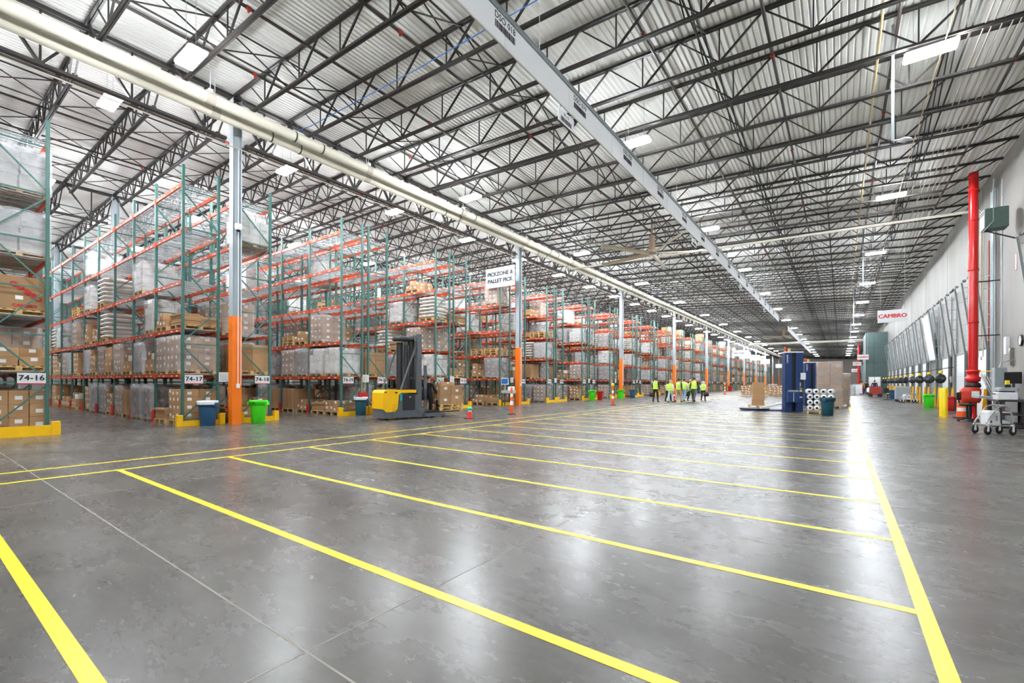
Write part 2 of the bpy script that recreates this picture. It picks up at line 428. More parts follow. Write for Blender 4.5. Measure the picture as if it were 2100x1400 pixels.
def girder_mesh(L, zt, depth):
    m = MB()
    for s in (-1, 1):
        m.bar((s * .06, 0, zt - .05), (s * .06, L, zt - .05), .09, .1, 'black_steel')
        m.bar((s * .045, .3, zt - depth), (s * .045, L - .3, zt - depth), .07, .08, 'black_steel')
    n = 9
    for i in range(n):
        y = (i + .5) * L / n; h = L / n / 2
        m.bar((0, y, zt - depth), (0, y, zt - .1), .045, .045, 'black_steel')
        m.bar((0, y, zt - depth), (0, y - h, zt - .1), .1, .06, 'black_steel')
        m.bar((0, y, zt - depth), (0, y + h, zt - .1), .1 if i < 4 else .06, .06, 'black_steel')
    return m.mesh('roof_girder')
gm = girder_mesh(16.57, zdeck(-16.5) - .05, 1.5)
for gx in (-16.5, -30.3, -44.1):
    for y in COLY[:-1] if gx == -16.5 else COLY[:6]: struct('roof_girder', gm, (gx, y, 0))
# bridging lines between the joists
def bridging(x, y1):
    m = MB(); zt, zb = zdeck(x) - .1, zdeck(x) - .9
    m.bar((x, Y0, zt), (x, y1, zt), .035, .035, 'black_steel'); m.bar((x + .15, Y0, zb), (x + .15, y1, zb), .035, .035, 'black_steel')
    for a, b in zip(JY, JY[1:]):
        if b < min(y1, 70): m.bar((x + .05, a, zt), (x + .05, b, zb), .028, .028, 'black_steel'); m.bar((x + .09, a, zb), (x + .09, b, zt), .028, .028, 'black_steel')
    struct('roof_bridging', m)
for x in (-13.1, -8.0, -2.9, 2.2): bridging(x, Y1)
for x in (-20.2, -23.6, -27.0, -34, -38): bridging(x, 110)
# ---- columns
def column(x, y, orange, dome=False):
    m = MB(); h = 10.9; w = .14
    for s in (-1, 1): m.box(-w, w, s * w - .012 * (s > 0) - 0, s * w + .012 * (s < 0), 0, h, 'column_grey')
    m.box(-.01, .01, -w + .01, w - .01, 0, h, 'column_grey')
    c = struct('steel_column', m, (x, y, 0))
    if orange:
        ob('column_guard', MB().bbox(-.148, .148, -.148, .148, 0, 3.62, 'column_orange', .006), c)
        k = MB(); k.tube([(.17, .02, 1.35), (.17, .02, 9.2)], .014, 'rail_white', 6); k.tube([(.165, .115, 1.3), (.165, .115, 9.2)], .01, 'rail_white', 6)
        k.box(.148, .2, -.03, .07, 1.22, 1.36, 'rail_white'); ob('conduit', k, c)
    if dome:
        s = MB(); s.lathe([(.03, .12), (.1, .12), (.11, .02), (.1, -.03), (.07, -.08)], 'rail_white', (.26, -.02, 6.55), 16)
        s.box(.14, .24, -.05, .01, 6.6, 6.66, 'rail_white'); s.lathe([(.072, -.08), (.05, -.12), (0.001, -.135)], 'camera_dark', (.26, -.02, 6.55), 16)
        ob('security_camera', s, c)
for i, y in enumerate(COLY): column(-16.5, y, True, i == 1)
for y in COLY[1:4]: column(-30.3, y, False)
for y in COLY[1:3]: column(-44.1, y, False)

# ---- overhead services
DEP = ['dock wall side', '']
def pipe_run(name, pts, r, m, label, cat, group=None, n=8): return tag(ob(name, MB().tube(pts, r, m, n)), label, cat, group)
spx = [3.7, 1.1, -1.5, -4.1, -6.7, -9.3, -11.85, -14.4, -19.6, -22.2, -24.8, -27.4]
for i, x in enumerate(spx):
    z = zdeck(x) - .2
    t = thing('sprinkler_pipe', 'dark roof sprinkler pipe, %s of the lines counted from the dock wall' % num(i + 1), 'sprinkler pipe', (x, 0, 0), 0, 'sprinkler lines under the roof deck')
    ob('pipe', MB().tube([(0, Y0 + .1, z), (0, 150 if x > -16 else 100, z)], .04, 'sprinkler_brown', 8), t)
    for k in range(9):
        y = 5.2 + 6.1 * k + (i % 3) * 1.3
        f = MB().tube([(0, y - .06, z), (0, y + .06, z)], .054, 'fitting_red', 8); f.box(-.02, .02, y - .02, y + .02, z - .11, z - .04, 'fitting_red'); ob('coupling', f, t)
for i, x in enumerate((2.55, 2.68, 2.85, 3.02, 3.15)):
    pipe_run('conduit', [(x, Y0 + .1, 9.35), (x, 24 + i * 9, 9.35), (x + .1, 25 + i * 9, 9.4), (x + .3, 60 + i * 6, 9.35)], .013, 'conduit', 'thin pale conduit slung under the joists, %s of five from the aisle side' % num(i + 1), 'conduit', 'parallel conduits near dock wall')
pipe_run('conduit', [(.76, Y0 + .1, 9.9), (.76, 70, 9.9)], .028, 'conduit_tan', 'thicker tan conduit running the length of the dock roof', 'conduit')
pipe_run('conduit', [(2.0, Y0 + .1, 9.3), (1.9, 20, 9.3), (2.1, 46, 9.3)], .012, 'conduit_tan', 'thin orange-tan cable conduit beside the bright dock lights', 'conduit')
pipe_run('data_cable', [(-14.6, 8.0, 9.8), (-14, 8.05, 9.75), (-9, 8.1, 9.62), (-5, 8.12, 9.6), (2, 8.1, 9.65)], .012, 'blue_cable', 'blue data cable tied along a roof joist near the camera', 'cable')
for i, (y, z) in enumerate(((28.0, 9.0), (28.45, 9.12), (27.6, 8.95))):
    r = (.045, .02, .025)[i]
    pipe_run('cross_pipe', [(4.95, y, 2.6 if i else 3.4), (4.95, y, z - .2), (4.8, y, z), (-15.2, y + .1, z + .35)], r, 'conduit', ('thick', 'thin', 'slim')[i] + ' pale pipe crossing under the roof from the dock wall, %s of three' % num(i + 1), 'pipe', 'pipes crossing from dock wall')
pipe_run('cross_pipe', [(3.5, 95, 8.6), (-14, 95.5, 8.7)], .2, 'pvc_white', 'fat white pipe crossing the far end of the dock roof', 'pipe')
# twin white ducts beside the column line
def duct(x, z, r, label):
    t = thing('overhead_duct', label, 'duct', (x, 0, z), 0, 'twin white overhead ducts')
    ob('pipe', MB().tube([(0, Y0 + .1, 0), (0, 165, 0)], r, 'pvc_white', 20), t)
    band = MB().tube([(0, -.02, 0), (0, .02, 0)], r + .014, 'green_strap', 20).mesh('coupling_band')
    for k in range(12):
        y = 7.6 + k * 8.3 + (0.5 if x > -15.5 else 0)
        for q in (0, 1.0):
            ob('coupling_band', band, t, (0, y + q, 0))
    hang = MB()
    hang.tube([(0, 0, r + .02), (0, 0, zdeck(x) - z - .1)], .012, 'rail_white', 6); hang.box(-.07, .07, -.06, .06, r, r + .1, 'rail_white')
    hang.tube([(0, -.12, 0), (0, .12, 0)], r + .008, 'conduit', 20); hm = hang.mesh('hanger')
    for k in range(22): ob('hanger', hm, t, (0, 5.55 + 5.523 * k + (.35 if x < -15.5 else 0), 0))
duct(-15.05, 9.77, .165, 'white overhead duct nearer the dock side of the twin pair')
duct(-15.66, 9.73, .16, 'white overhead duct nearer the racks of the twin pair')
pipe_run('conduit', [(-16.3, Y0 + .1, 9.2), (-16.3, 120, 9.2)], .02, 'conduit', 'pale conduit along the girder bottom chord by the orange columns', 'conduit')

# hanging white door-number rail with barcode panels
def rail(y0, y1, label):
    t = thing('label_rail', label, 'sign rail', (-5.1, 0, 0), 0, 'hanging white dock label rails')
    y = y0; k = 0
    while y < y1 - .1:
        m = MB().box(-.012, .012, y, min(y + 2.42, y1), 7.68, 8.24, 'rail_white'); m.box(.013, .016, y + .02, y + 2.4, 7.7, 8.22, 'rail_white')
        ob('panel', m, t); y += 2.44; k += 1
    h = MB()
    for o, dz in ((-.03, 0), (.03, 0)): h.box(o - .012, o + .012, y0, y1, 8.25, 8.31, 'galv')
    h.box(-.05, .05, y0, y1, 8.31, 8.33, 'galv'); ob('channel', h, t)
    w = MB()
    y = y0 + 1.2
    while y < y1:
        w.tube([(0, y, 8.33), (0, y, zdeck(-5.1) - .9)], .006, 'white_rope', 5); y += 4.88
    ob('hanger_wire', w, t)
    return t
r1 = rail(-3.0, 53.0, 'long white hanging rail of dock labels above the yellow lanes, nearer section')
r2 = rail(63.0, 112.0, 'white hanging rail of dock labels far down the dock, beyond the gap')
def barcode(w, h, seed):
    rnd = random.Random(seed); b = MB(); x = -w / 2
    while x < w / 2 - .01:
        k = rnd.choice((.008, .014, .022)); b.box(x, min(x + k, w / 2), -.003, 0, -h / 2, h / 2, 'ink'); x += k + rnd.choice((.008, .014))
    return b
RF = Matrix.Rotation(R(-90), 4, 'Z')         # turn a -Y facing decal so that it faces... -X
RP = Matrix.Rotation(R(90), 4, 'Z')          # faces +X
for i, y in enumerate([6.75 + 3.0 * k for k in range(15)]):
    m = MB(); m.merge(text_mb('DSO %03d' % (18 + i), .17, 'ink', .004), T(0, 0, .13) ); m.merge(barcode(.62, .13, i), T(0, 0, -.03))
    b = MB(); b.merge(m, T(.019, y, 8.0) @ RP); ob('printed_label', b, r1)
for i, y in enumerate((9.1, 20.3, 31.5, 42.4)):
    t = thing('hanging_label_card', 'white card with barcode hanging below the label rail, %s along it' % num(i + 1), 'sign', (-5.1, y, 0), 0, 'cards under the label rail')
    c = MB().box(-.008, .008, -.36, .36, 7.3, 7.6, 'rail_white'); c.tube([(0, -.25, 7.6), (0, -.25, 7.69)], .006, 'ink', 5); c.tube([(0, .25, 7.6), (0, .25, 7.69)], .006, 'ink', 5); ob('card', c, t)
    m = MB(); m.merge(text_mb('RC-%d' % (13 + i), .09, 'ink', .003), T(0, 0, .07)); m.merge(barcode(.5, .1, 50 + i), T(0, 0, -.06))
    b = MB(); b.merge(m, T(.0095, 0, 7.45) @ RP); ob('printed_label', b, t)

# high-bay lights
hb = MB(); hb.bbox(-.47, .47, -.19, .19, -.02, .07, 'rail_white', .02); hb.box(-.2, .2, -.08, .08, .07, .13, 'galv'); hb_h = hb.mesh('housing')
ln = MB()
for s in (-1, 0, 1): ln.box(-.45, .45, s * .12 - .052, s * .12 + .052, -.035, -.0205, 'lens_down')
ln_m = ln.mesh('diffuser'); upm = MB()
for s in (-1, 1): upm.box(-.45, .45, s * .194 - .003, s * .194 + .003, -.005, .048, 'added_uplight'); upm.box(s * .474 - .003, s * .474 + .003, -.17, .17, -.005, .048, 'added_uplight')  # glowing strips added round the housing to light the roof deck
up = upm.mesh('added_glow_strip')
def lamp(x, y, z, label, group):
    t = thing('high_bay_light', label, 'light', (x, y, z), 0, group)
    ob('housing', hb_h, t); ob('diffuser', ln_m, t); ob('added_glow_strip', up, t)
    w = MB()
    for s in (-1, 1): w.tube([(s * .3, 0, .07), (s * .3, 0, zdeck(x) - z)], .005, 'galv', 4)
    ob('hanger_wire', w, t)
for g, x, y0, nm in ((0, 1.68, 14.3, 'nearest the dock wall'), (1, -5.42, 14.2, 'above the yellow lanes'), (2, -12.65, 4.25, 'beside the white ducts')):
    k = 0; y = y0 - 10.15 * (2 if g < 2 else 1)
    while y < 160:
        vis = y >= (4 if g == 2 else 10)
        k += vis
        lamp(x, y, 9.2, ('lit dock high-bay light %s, %s along the row from the camera' % (nm, num(k))) if vis else 'lit dock high-bay light %s, behind the camera' % nm, 'dock high-bay lights'); y += 10.15
for g, (x, ymax) in enumerate(((-17.15, 150), (-26.15, 75), (-34.85, 45), (-43.5, 30))):
    k = 0; y = 3.75 - 5.17
    while y < ymax:
        vis = y > 2; k += vis
        lamp(x, y, 9.5, ('lit high-bay light over the %s rack aisle, %s from the aisle mouth' % (num(k), num(g + 1))) if vis else 'lit high-bay light over the rack aisle left of the camera, %s in' % num(g + 1), 'rack aisle high-bay lights'); y += 5.17
# ceiling fans
def big_fan(x, y, label, a0):
    zt = zdeck(x) - .9; t = thing('ceiling_fan', label, 'fan', (x, y, 0), a0, 'large ceiling fans')
    ob('motor', MB().lathe([(.05, 9.75), (.16, 9.7), (.17, 8.95), (.26, 8.9), (.28, 8.75), (.1, 8.68)], 'fan_brown', n=16), t)
    ob('mount_rod', MB().tube([(0, 0, 9.7), (0, 0, zt + .85)], .06, 'fan_brown', 8), t)
    for k in range(5):
        a = k * 2 * math.pi / 5
        b = MB().prism([(-.17, -.02), (.0, .03), (.18, -.02), (0, -.005)], 'X', .22, 3.4, 'fan_tan')
        ob('blade', b, t, (0, 0, 8.72), (.3, 0, a))
big_fan(-8.6, 25.2, 'large pale ceiling fan hanging left of the white label rail', .42)
big_fan(-7.2, 82, 'pale ceiling fan far down the dock near the rail gap', .1)
# drop poles with wireless units
for i, (y, z) in enumerate(((14.6, 7.45), (32.8, 7.0), (56, 6.9), (72, 6.9))):
    t = thing('drop_pole', 'galvanised drop pole hanging from the dock roof, %s from the camera' % num(i + 1), 'pole', (1.03, y, 0), 0, 'drop poles along the dock')
    ob('pole', MB().box(-.03, .03, -.02, .02, z, zdeck(1.06) - .01, 'galv'), t)
    a = MB().tube([(0, 0, z), (.12, 0, z - .02), (.2, 0, z + .0)], .02, 'rail_white', 6)
    ob('arm', a, t)
    ob('antenna', MB().lathe([(.02, .05), (.13, .02), (.14, -.02), (.05, -.06)], 'rail_white', (.22, 0, z - .04), 4), t)

# pick-zone and far aisle signs, dock signs
def hang_sign(name, label, x0, x1, y, z0, z1, lines, m='sign_text', size=.3, bold=0.0, group=None, top=None):
    cx = (x0 + x1) / 2; t = thing(name, label, 'sign', (cx, y, 0), 0, group); hw = (x1 - x0) / 2
    ob('board', MB().bbox(-hw, hw, -.02, .02, z0, z1, 'sign_white', .005), t)
    for i, s in enumerate(lines):
        z = z1 - (z1 - z0) * (i + .5 + .15 * (len(lines) == 2) * (1 if i == 0 else -1)) / len(lines)
        b = MB().merge(text_mb(s, size, m, .006, bold), T(0, -.025, z)); ob('lettering', b, t)
    w = MB()
    for s in (-1, 1): w.tube([(s * hw * .8, 0, z1), (s * hw * .8, 0, (top or zdeck(cx) + .01))], .007, 'galv', 5)
    ob('hanger_chain', w, t)
hang_sign('hanging_sign', 'white hanging sign reading PICKZONE & PALLET PICK beside the second orange column', -17.92, -15.72, 21.9, 7.25, 8.45, ['PICKZONE &', 'PALLET PICK'], size=.335, bold=.026)
hang_sign('hanging_sign', 'pale hanging sign reading SMALL WARES, first of the far aisle signs', -16.2, -14.2, 92.6, 6.42, 7.5, ['SMALL WARES'], size=.27, bold=.022)
for i, (y, z) in enumerate(((98.9, 6.25), (111.4, 6.38), (128.1, 6.21), (160, 6.13))):
    hang_sign('hanging_sign', 'blank-looking white hanging sign far down the racks, %s behind the SMALL WARES sign' % num(i + 1), -16.2, -14.2, y, z, z + 1.2, [], group='far white aisle signs')
for i, (x, y, z0) in enumerate(((2.2, 31, 4.66), (2.4, 76, 4.6), (2.45, 104, 4.7), (2.5, 122, 3.9))):
    hang_sign('hanging_sign', 'white hanging dock sign with bold red lettering, %s from the camera' % num(i + 1), x - .61, x + .61, y, z0, z0 + .66, ['CAMBRO'], 'logo_red', .28, .012, 'dock signs with red lettering')

# ------------------------------------------------------------------ pallet racks
XF, BAY, RD = -17.1, 2.48, 1.1
LV = [1.62, 3.09, 4.63, 6.26, 7.78]
def post_mesh(h):
    m = MB(); m.box(-.04, .04, -.0375, .0375, 0, h, 'post_holes'); m.box(-.07, .07, -.06, .06, 0, .012, 'post_green'); return m.mesh('post')
def brace_mesh(h):
    m = MB(); z = .25; k = 0; a, b = .06, RD - .06
    m.bar((0, a, .2), (0, b, .2), .035, .035, 'post_green')
    while z + 1.25 < h:
        if k % 2 == 0: m.bar((0, a, z), (0, b, z + 1.05), .035, .035, 'post_green')
        else: m.bar((0, b, z), (0, a, z + 1.05), .035, .035, 'post_green')
        m.bar((0, a, z + 1.15), (0, b, z + 1.15), .035, .035, 'post_green'); z += 1.25; k += 1
    return m.mesh('frame')
def beam_mesh():
    m = MB(); L = BAY - .085
    m.box(-L / 2, L / 2, -.022, .022, -.055, .055, 'beam_orange'); m.box(-L / 2, L / 2, -.028, -.022, -.055, .02, 'beam_orange')
    for s in (-1, 1): m.box(s * L / 2 - .02, s * L / 2 + .02, -.045, .03, -.1, .09, 'beam_orange')
    for x in (-.8, -.35, .4, .85): m.box(x - .07, x + .07, -.0295, -.028, -.03, .012, 'label_white')
    return m.mesh('beam')
def deck_mesh():
    m = MB(); w = 1.17
    for i in range(13): x = -w / 2 + w * i / 12; m.bar((x, .0, .058), (x, RD, .058), .009, .009, 'wire_zinc')
    for i in range(9): y = RD * i / 8; m.bar((-w / 2, y, .065), (w / 2, y, .065), .009, .009, 'wire_zinc')
    for x in (-.42, 0, .42): m.box(x - .03, x + .03, .02, RD - .02, .028, .05, 'wire_zinc')
    return m.mesh('wire_deck')
def prot_mesh():
    m = MB().prism([(-.075, 0), (-.02, 0), (-.02, .42), (-.045, .45), (-.075, .42)], 'X', -.06, .06, 'guard_red'); m.box(-.075, .075, -.1, .02, 0, .012, 'guard_red')
    return m.mesh('post_protector')
PM = post_mesh(8.42); PM16 = post_mesh(8.38); BR = brace_mesh(8.3); BM = beam_mesh(); DM = deck_mesh(); PR = prot_mesh()
def rack(y0, nb, label, aisle, tall=False, skip=()):
    t = thing('pallet_rack', label, 'rack', (XF, y0, 0), 0, 'pallet rack rows along the main aisle')
    for i in range(nb + 1):
        f = ob('frame', BR, t, (-.045 - BAY * i, 0, 0))
        ob('post', PM16 if tall else PM, f, (0, .0375, 0)); ob('post', PM16 if tall else PM, f, (0, RD - .0375, 0))
        if i > 0: ob('post_protector', PR, t, (-.045 - BAY * i, 0 if aisle < 0 else RD, 0), (0, 0, 0 if aisle < 0 else math.pi))
    for i in range(nb):
        cx = -.045 - BAY * (i + .5)
        for z in LV:
            ob('beam', BM, t, (cx, .03, z)); ob('beam', BM, t, (cx, RD - .03, z), (0, 0, math.pi))
            for s in (-1, 1): ob('wire_deck', DM, t, (cx + s * .6, 0, z))
    return t
ROWS = []          # (number, y0, bays, side of the aisle)
ROWS.append((16, 1.42, 5, 1)); ROWS.append((17, 5.52, 9, -1)); ROWS.append((18, 7.24, 9, 1))
rn = 19
for j in range(27):
    y = 11.24 + PITCH * j; gap = .62 if j % 3 == 2 else .24
    nb = 8 if j == 0 else 7 if j == 1 else 5 if j < 4 else 4 if j < 7 else 3 if j < 14 else 2
    ROWS.append((rn, y, nb, -1)); ROWS.append((rn + 1, y + RD + gap, nb - (j > 2), 1)); rn += 2
for r, y, nb, a in ROWS:
    rack(y, nb, 'green-posted orange pallet rack row marked 74-%d at its aisle end' % r, a, r == 16)

# aisle-end guards, signs, sheets
def end_guard(r, y0, y1):
    t = thing('rack_end_guard', 'yellow steel floor guard at the aisle end of rack row 74-%d' % r, 'guard', (XF + .16, y0, 0), 0, 'yellow rack end guards')
    L = y1 - y0
    ob('guard_rail', MB().box(-.03, .03, .1, L - .1, .0, .17 if r != 16 else .27, 'guard_yellow'), t)
    p = MB().bbox(-.1, .05, -.07, .1, 0, .36, 'guard_yellow', .008).mesh('guard_post')
    ob('guard_post', p, t); ob('guard_post', p, t, (0, L - .03, 0))
for r, y, nb, a in ROWS:
    if y < 75: end_guard(r, (y - .12 if a < 0 else y - .02) if r != 16 else y - .6, y + RD + (.02 if a < 0 else .12))
for r, y, nb, a in ROWS:
    if y > 115: continue
    ps = (y + .33) if a < 0 else (y + RD - .33)
    t = thing('aisle_sign', 'white aisle sign reading 74-%d with red lower edge' % r, 'sign', (XF + .03, ps, 0), 0, 'white aisle number signs')
    ob('plate', MB().box(-.004, .004, -.26, .26, 1.345, 1.645, 'sign_white').box(.004, .0055, -.26, .26, 1.345, 1.375, 'sign_red'), t)
    if y < 70:
        b = MB().merge(text_mb('74-%d' % r, .19, 'ink', .003, .007, 1.08), T(.0065, 0, 1.51) @ RP); ob('lettering', b, t)
    if a < 0 and r > 16 and y < 75:
        t = thing('notice_sheet', 'white printed notice sheet in the gap behind rack row 74-%d' % r, 'sign', (XF + .02, y + RD + .12, 0), 0, 'notice sheets between rack rows')
        m = MB().box(-.003, .003, -.16, .16, 1.42, 1.75, 'sign_white')
        for q in range(6): m.box(.003, .0036, -.12, .12, 1.47 + q * .04, 1.478 + q * .04, 'galv_dark')
        ob('sheet', m, t)

# ------------------------------------------------------------------ pallet loads
def pallet_mb():
    m = MB()
    for i in range(7): x = -.5 + .02 + .16 * i; m.box(x - 0.02, x + .095, -.56, .56, .122, .14, 'pallet_wood') if False else None
    for i in range(7): y = -.56 + .17 * i; m.box(-.5, .5, y, y + .1, .122, .14, 'pallet_wood')
    for x in (-.5, -.03, .44):
        m.box(x, x + .06, -.56, .56, .098, .122, 'pallet_wood')
        for y in (-.56, -.06, .44): m.box(x - .01, x + .07, y, y + .12, .02, .098, 'pallet_wood')
        m.box(x - .01, x + .07, -.56, .56, 0, .02, 'pallet_wood')
    return m
PAL = pallet_mb()
def carton_mb(w, d, h, m='carton', lab=True, seed=0, tall=False):
    b = MB(); c = .006; b.bbox(-w / 2, w / 2, -d / 2, d / 2, 0, h, m, c); e = .0015; rnd = random.Random(seed)
    if m != 'carton_white': b.box(-w / 2, w / 2, -.025, .025, h, h + e, 'tape')
    if lab:
        lw, lh = min(.14, w * .4), min(.1, h * .38); z = h * rnd.choice((.3, .55)); ox = rnd.choice((-.2, 0, .2)) * w
        for s in (-1, 1):
            b.box(ox * s - lw / 2, ox * s + lw / 2, s * (d / 2 + e) - e / 2, s * (d / 2 + e) + e / 2, z, z + lh, 'label_white')
            b.box(s * (w / 2 + e) - e / 2, s * (w / 2 + e) + e / 2, -lw / 2, lw / 2, z, z + lh, 'label_white')
    return b
def sack_mb(w, d, h, seed):
    rnd = random.Random(seed); b = MB(); nx, ny = 8, 6; vs = []; fs = []
    for s in (0, 1):
        for j in range(ny + 1):
            for i in range(nx + 1):
                u, v = i / nx * 2 - 1, j / ny * 2 - 1; k = (1 - abs(u) ** 4) * (1 - abs(v) ** 4)
                q = h / 2 * (.25 + .75 * k) + rnd.uniform(-.008, .008)
                vs.append((u * w / 2 * (1 - .03 * (1 - k)), v * d / 2, h / 2 + (q if s else -q)))
    n = (nx + 1) * (ny + 1)
    for s in (0, 1):
        for j in range(ny):
            for i in range(nx):
                a = s * n + j * (nx + 1) + i; fs.append((a, a + 1, a + nx + 2, a + nx + 1) if s else (a, a + nx + 1, a + nx + 2, a + 1))
    rim = [i for i in range(nx + 1)] + [j * (nx + 1) + nx for j in range(1, ny + 1)] + [ny * (nx + 1) + i for i in range(nx - 1, -1, -1)] + [j * (nx + 1) for j in range(ny - 1, 0, -1)]
    for k in range(len(rim)): a, c = rim[k], rim[(k + 1) % len(rim)]; fs.append((a, c, c + n, a + n))
    return b.add(vs, fs, 'sack_white', True)
def film_mb(w, d, z0, h, seed, amp=.018):
    rnd = random.Random(seed); b = MB(); ring = []
    for i in range(8): ring.append((-w / 2 + w * i / 8, -d / 2))
    for i in range(8): ring.append((w / 2, -d / 2 + d * i / 8))
    for i in range(8): ring.append((w / 2 - w * i / 8, d / 2))
    for i in range(8): ring.append((-w / 2, d / 2 - d * i / 8))
    vs = []; nz = 7
    for k in range(nz + 1):
        for x, y in ring:
            r = 1 + rnd.uniform(.2, 1) * amp / .5; vs.append((x * r, y * r, z0 + h * k / nz + (rnd.uniform(-.01, .02) if k else 0)))
    vs += [(x * .55, y * .55, z0 + h + rnd.uniform(.0, .02)) for x, y in ring] + [(0, 0, z0 + h + .01)]
    fs = []
    for k in range(nz + 1):
        for i in range(32): j = (i + 1) % 32; fs.append((k * 32 + i, k * 32 + j, (k + 1) * 32 + j, (k + 1) * 32 + i))
    c = (nz + 2) * 32
    for i in range(32): fs.append(((nz + 1) * 32 + i, (nz + 1) * 32 + (i + 1) % 32, c))
    return b.add(vs, fs, 'film', True)
PROTO = {}
def proto(key, desc, parts): PROTO[key] = (desc, [(n, mb, mb.mesh(n), loc) for n, mb, loc in parts])
_cm = {}
def C(w, d, h, m='carton', lab=True, v=0):
    k = (w, d, h, m, lab, v)
    if k not in _cm: _cm[k] = carton_mb(w, d, h, m, lab, v)
    return _cm[k]
def grid(nx, ny, nz, W, D, h, m='carton', lab=True, drop=0, jit=.008, seed=1, base=.14):
    rnd = random.Random(seed); out = []; w, d = W / nx, D / ny
    for k in range(nz):
        for j in range(ny):
            for i in range(nx):
                if k == nz - 1 and rnd.random() < drop: continue
                out.append(('carton', C(round(w - .008, 3), round(d - .008, 3), h - .004, m, lab, rnd.choice((0, 1))),
                            (-W / 2 + w * (i + .5) + rnd.uniform(-jit, jit), -D / 2 + d * (j + .5) + rnd.uniform(-jit, jit), base + h * k)))
    return out
pal = ('pallet', PAL, (0, 0, 0)); fl = lambda w, d, h, s, a=.018: ('stretch_wrap', film_mb(w, d, .06, h, s, a), (0, 0, 0))
proto('big4', 'large brown labelled cartons', [pal] + grid(2, 2, 2, 1.0, 1.12, .52, 'carton', True, 0, .01, 2))
proto('big9', 'brown cartons with white labels at top', [pal] + grid(2, 3, 3, 1.0, 1.12, .35, 'carton', True, 0, .006, 2))
proto('tall', 'tall brown cartons standing on end', [pal] + grid(4, 2, 1, 1.0, 1.1, .95, 'carton', False, 0, .006, 3))
proto('brick', 'film-wrapped brown cartons with white labels', [pal] + grid(3, 2, 4, .98, 1.1, .27, 'carton', True, 0, .01, 4) + [fl(1.02, 1.14, 1.19, 4)])
proto('brickn', 'brown cartons with rows of white labels', [pal] + grid(3, 2, 4, .98, 1.1, .26, 'carton', True, .3, .012, 5))
proto('low', 'low stack of small labelled cartons', [pal] + grid(3, 2, 2, .98, 1.1, .24, 'carton', True, .4, .012, 6))
proto('grey', 'grey film-wrapped dark cartons', [pal] + grid(2, 2, 3, .94, 1.06, .36, 'carton_dark', True, .25, .02, 7) + [fl(1.0, 1.12, 1.26, 7, .03), fl(1.03, 1.15, 1.2, 17, .03)])
proto('white', 'white cartons under clear film', [pal] + grid(3, 3, 4, .98, 1.1, .27, 'carton_white', True, .1, .01, 8)[:36] + [fl(1.02, 1.14, 1.16, 8)])
proto('sacks', 'stacked white sacks', [pal] + [('sack', sack_mb(.5, 1.08, .25, q), (-.25 + .5 * (q % 2), 0, .135 + .185 * (q // 2))) for q in range(12)])
proto('flat', 'thin flat-packed cartons', [pal] + grid(1, 2, 5, .98, 1.1, .075, 'carton', False, .3, .02, 9))
proto('mono', 'one very large brown carton', [pal, ('carton', C(.98, 1.12, .86, 'carton', True, 1), (0, 0, .14))])
proto('empty', 'a short stack of empty wooden pallets', [('pallet', PAL, (0, 0, 0)), ('pallet', PAL, (.02, .01, .142)), ('pallet', PAL, (-.01, 0, .284))])
proto('tub', 'a white plastic tub', [pal, ('tub', MB().prism([(-.4, .14), (.4, .14), (.52, .66), (.49, .66), (.38, .17), (-.38, .17), (-.49, .66), (-.52, .66)], 'Y', -.5, .5, 'plastic_white').box(-.4, .4, -.5, -.47, .15, .6, 'plastic_white').box(-.4, .4, .47, .5, .15, .6, 'plastic_white'), (0, 0, 0))])
proto('mixed', 'mixed brown cartons of several sizes', [pal] + grid(2, 2, 1, .98, 1.1, .4, 'carton', True, 0, .02, 11) + [('carton', C(.46, .5, .3, 'carton_dark', True), (-.24, -.25, .54)), ('carton', C(.46, .5, .42, 'carton', True, 1), (.24, .26, .54)), ('carton', C(.4, .46, .22, 'carton_white', True), (.23, -.27, .54))])
proto('wrapw', 'shiny film-wrapped pale goods', [pal] + grid(2, 2, 3, .9, 1.04, .33, 'sack_white', False, .2, .03, 12) + [fl(1.0, 1.12, 1.15, 12, .035), fl(1.02, 1.14, 1.1, 22, .03)])
def put(key, x, y, z, rz, label, group='loaded pallets stored in the racks'):
    t = thing('pallet_load', label, 'pallet load', (x, y, z), rz, group)
    for n, mb, me, loc in PROTO[key][1]: ob(n, me, t, loc)
    return t
LVN = ['floor level', 'first beam level', 'second beam level', 'third beam level', 'fourth beam level', 'top beam level']
rnd = random.Random(11); PLACE = []
def pick(lv, far):
    p = rnd.random()
    if lv == 0: return rnd.choice(('big4', 'brickn', 'low', 'tall', 'grey', 'brick', 'low', 'mixed', 'brickn', 'flat'))
    if lv == 1: return rnd.choice(('brick', 'grey', 'wrapw', 'tall', 'big4', 'brick', 'white', 'grey', 'mixed', 'brickn'))
    if lv == 2: return rnd.choice(('flat', 'wrapw', 'white', 'low', 'mixed', 'brick', 'sacks', 'empty'))
    if lv == 3: return rnd.choice(('white', 'white', 'brick', 'flat', 'wrapw', 'empty', 'grey', 'sacks'))
    if lv == 4: return rnd.choice(('white', 'empty', 'wrapw', 'flat', 'brick', 'low', 'white'))
    return rnd.choice(('white', 'big4', 'mono', 'brick'))
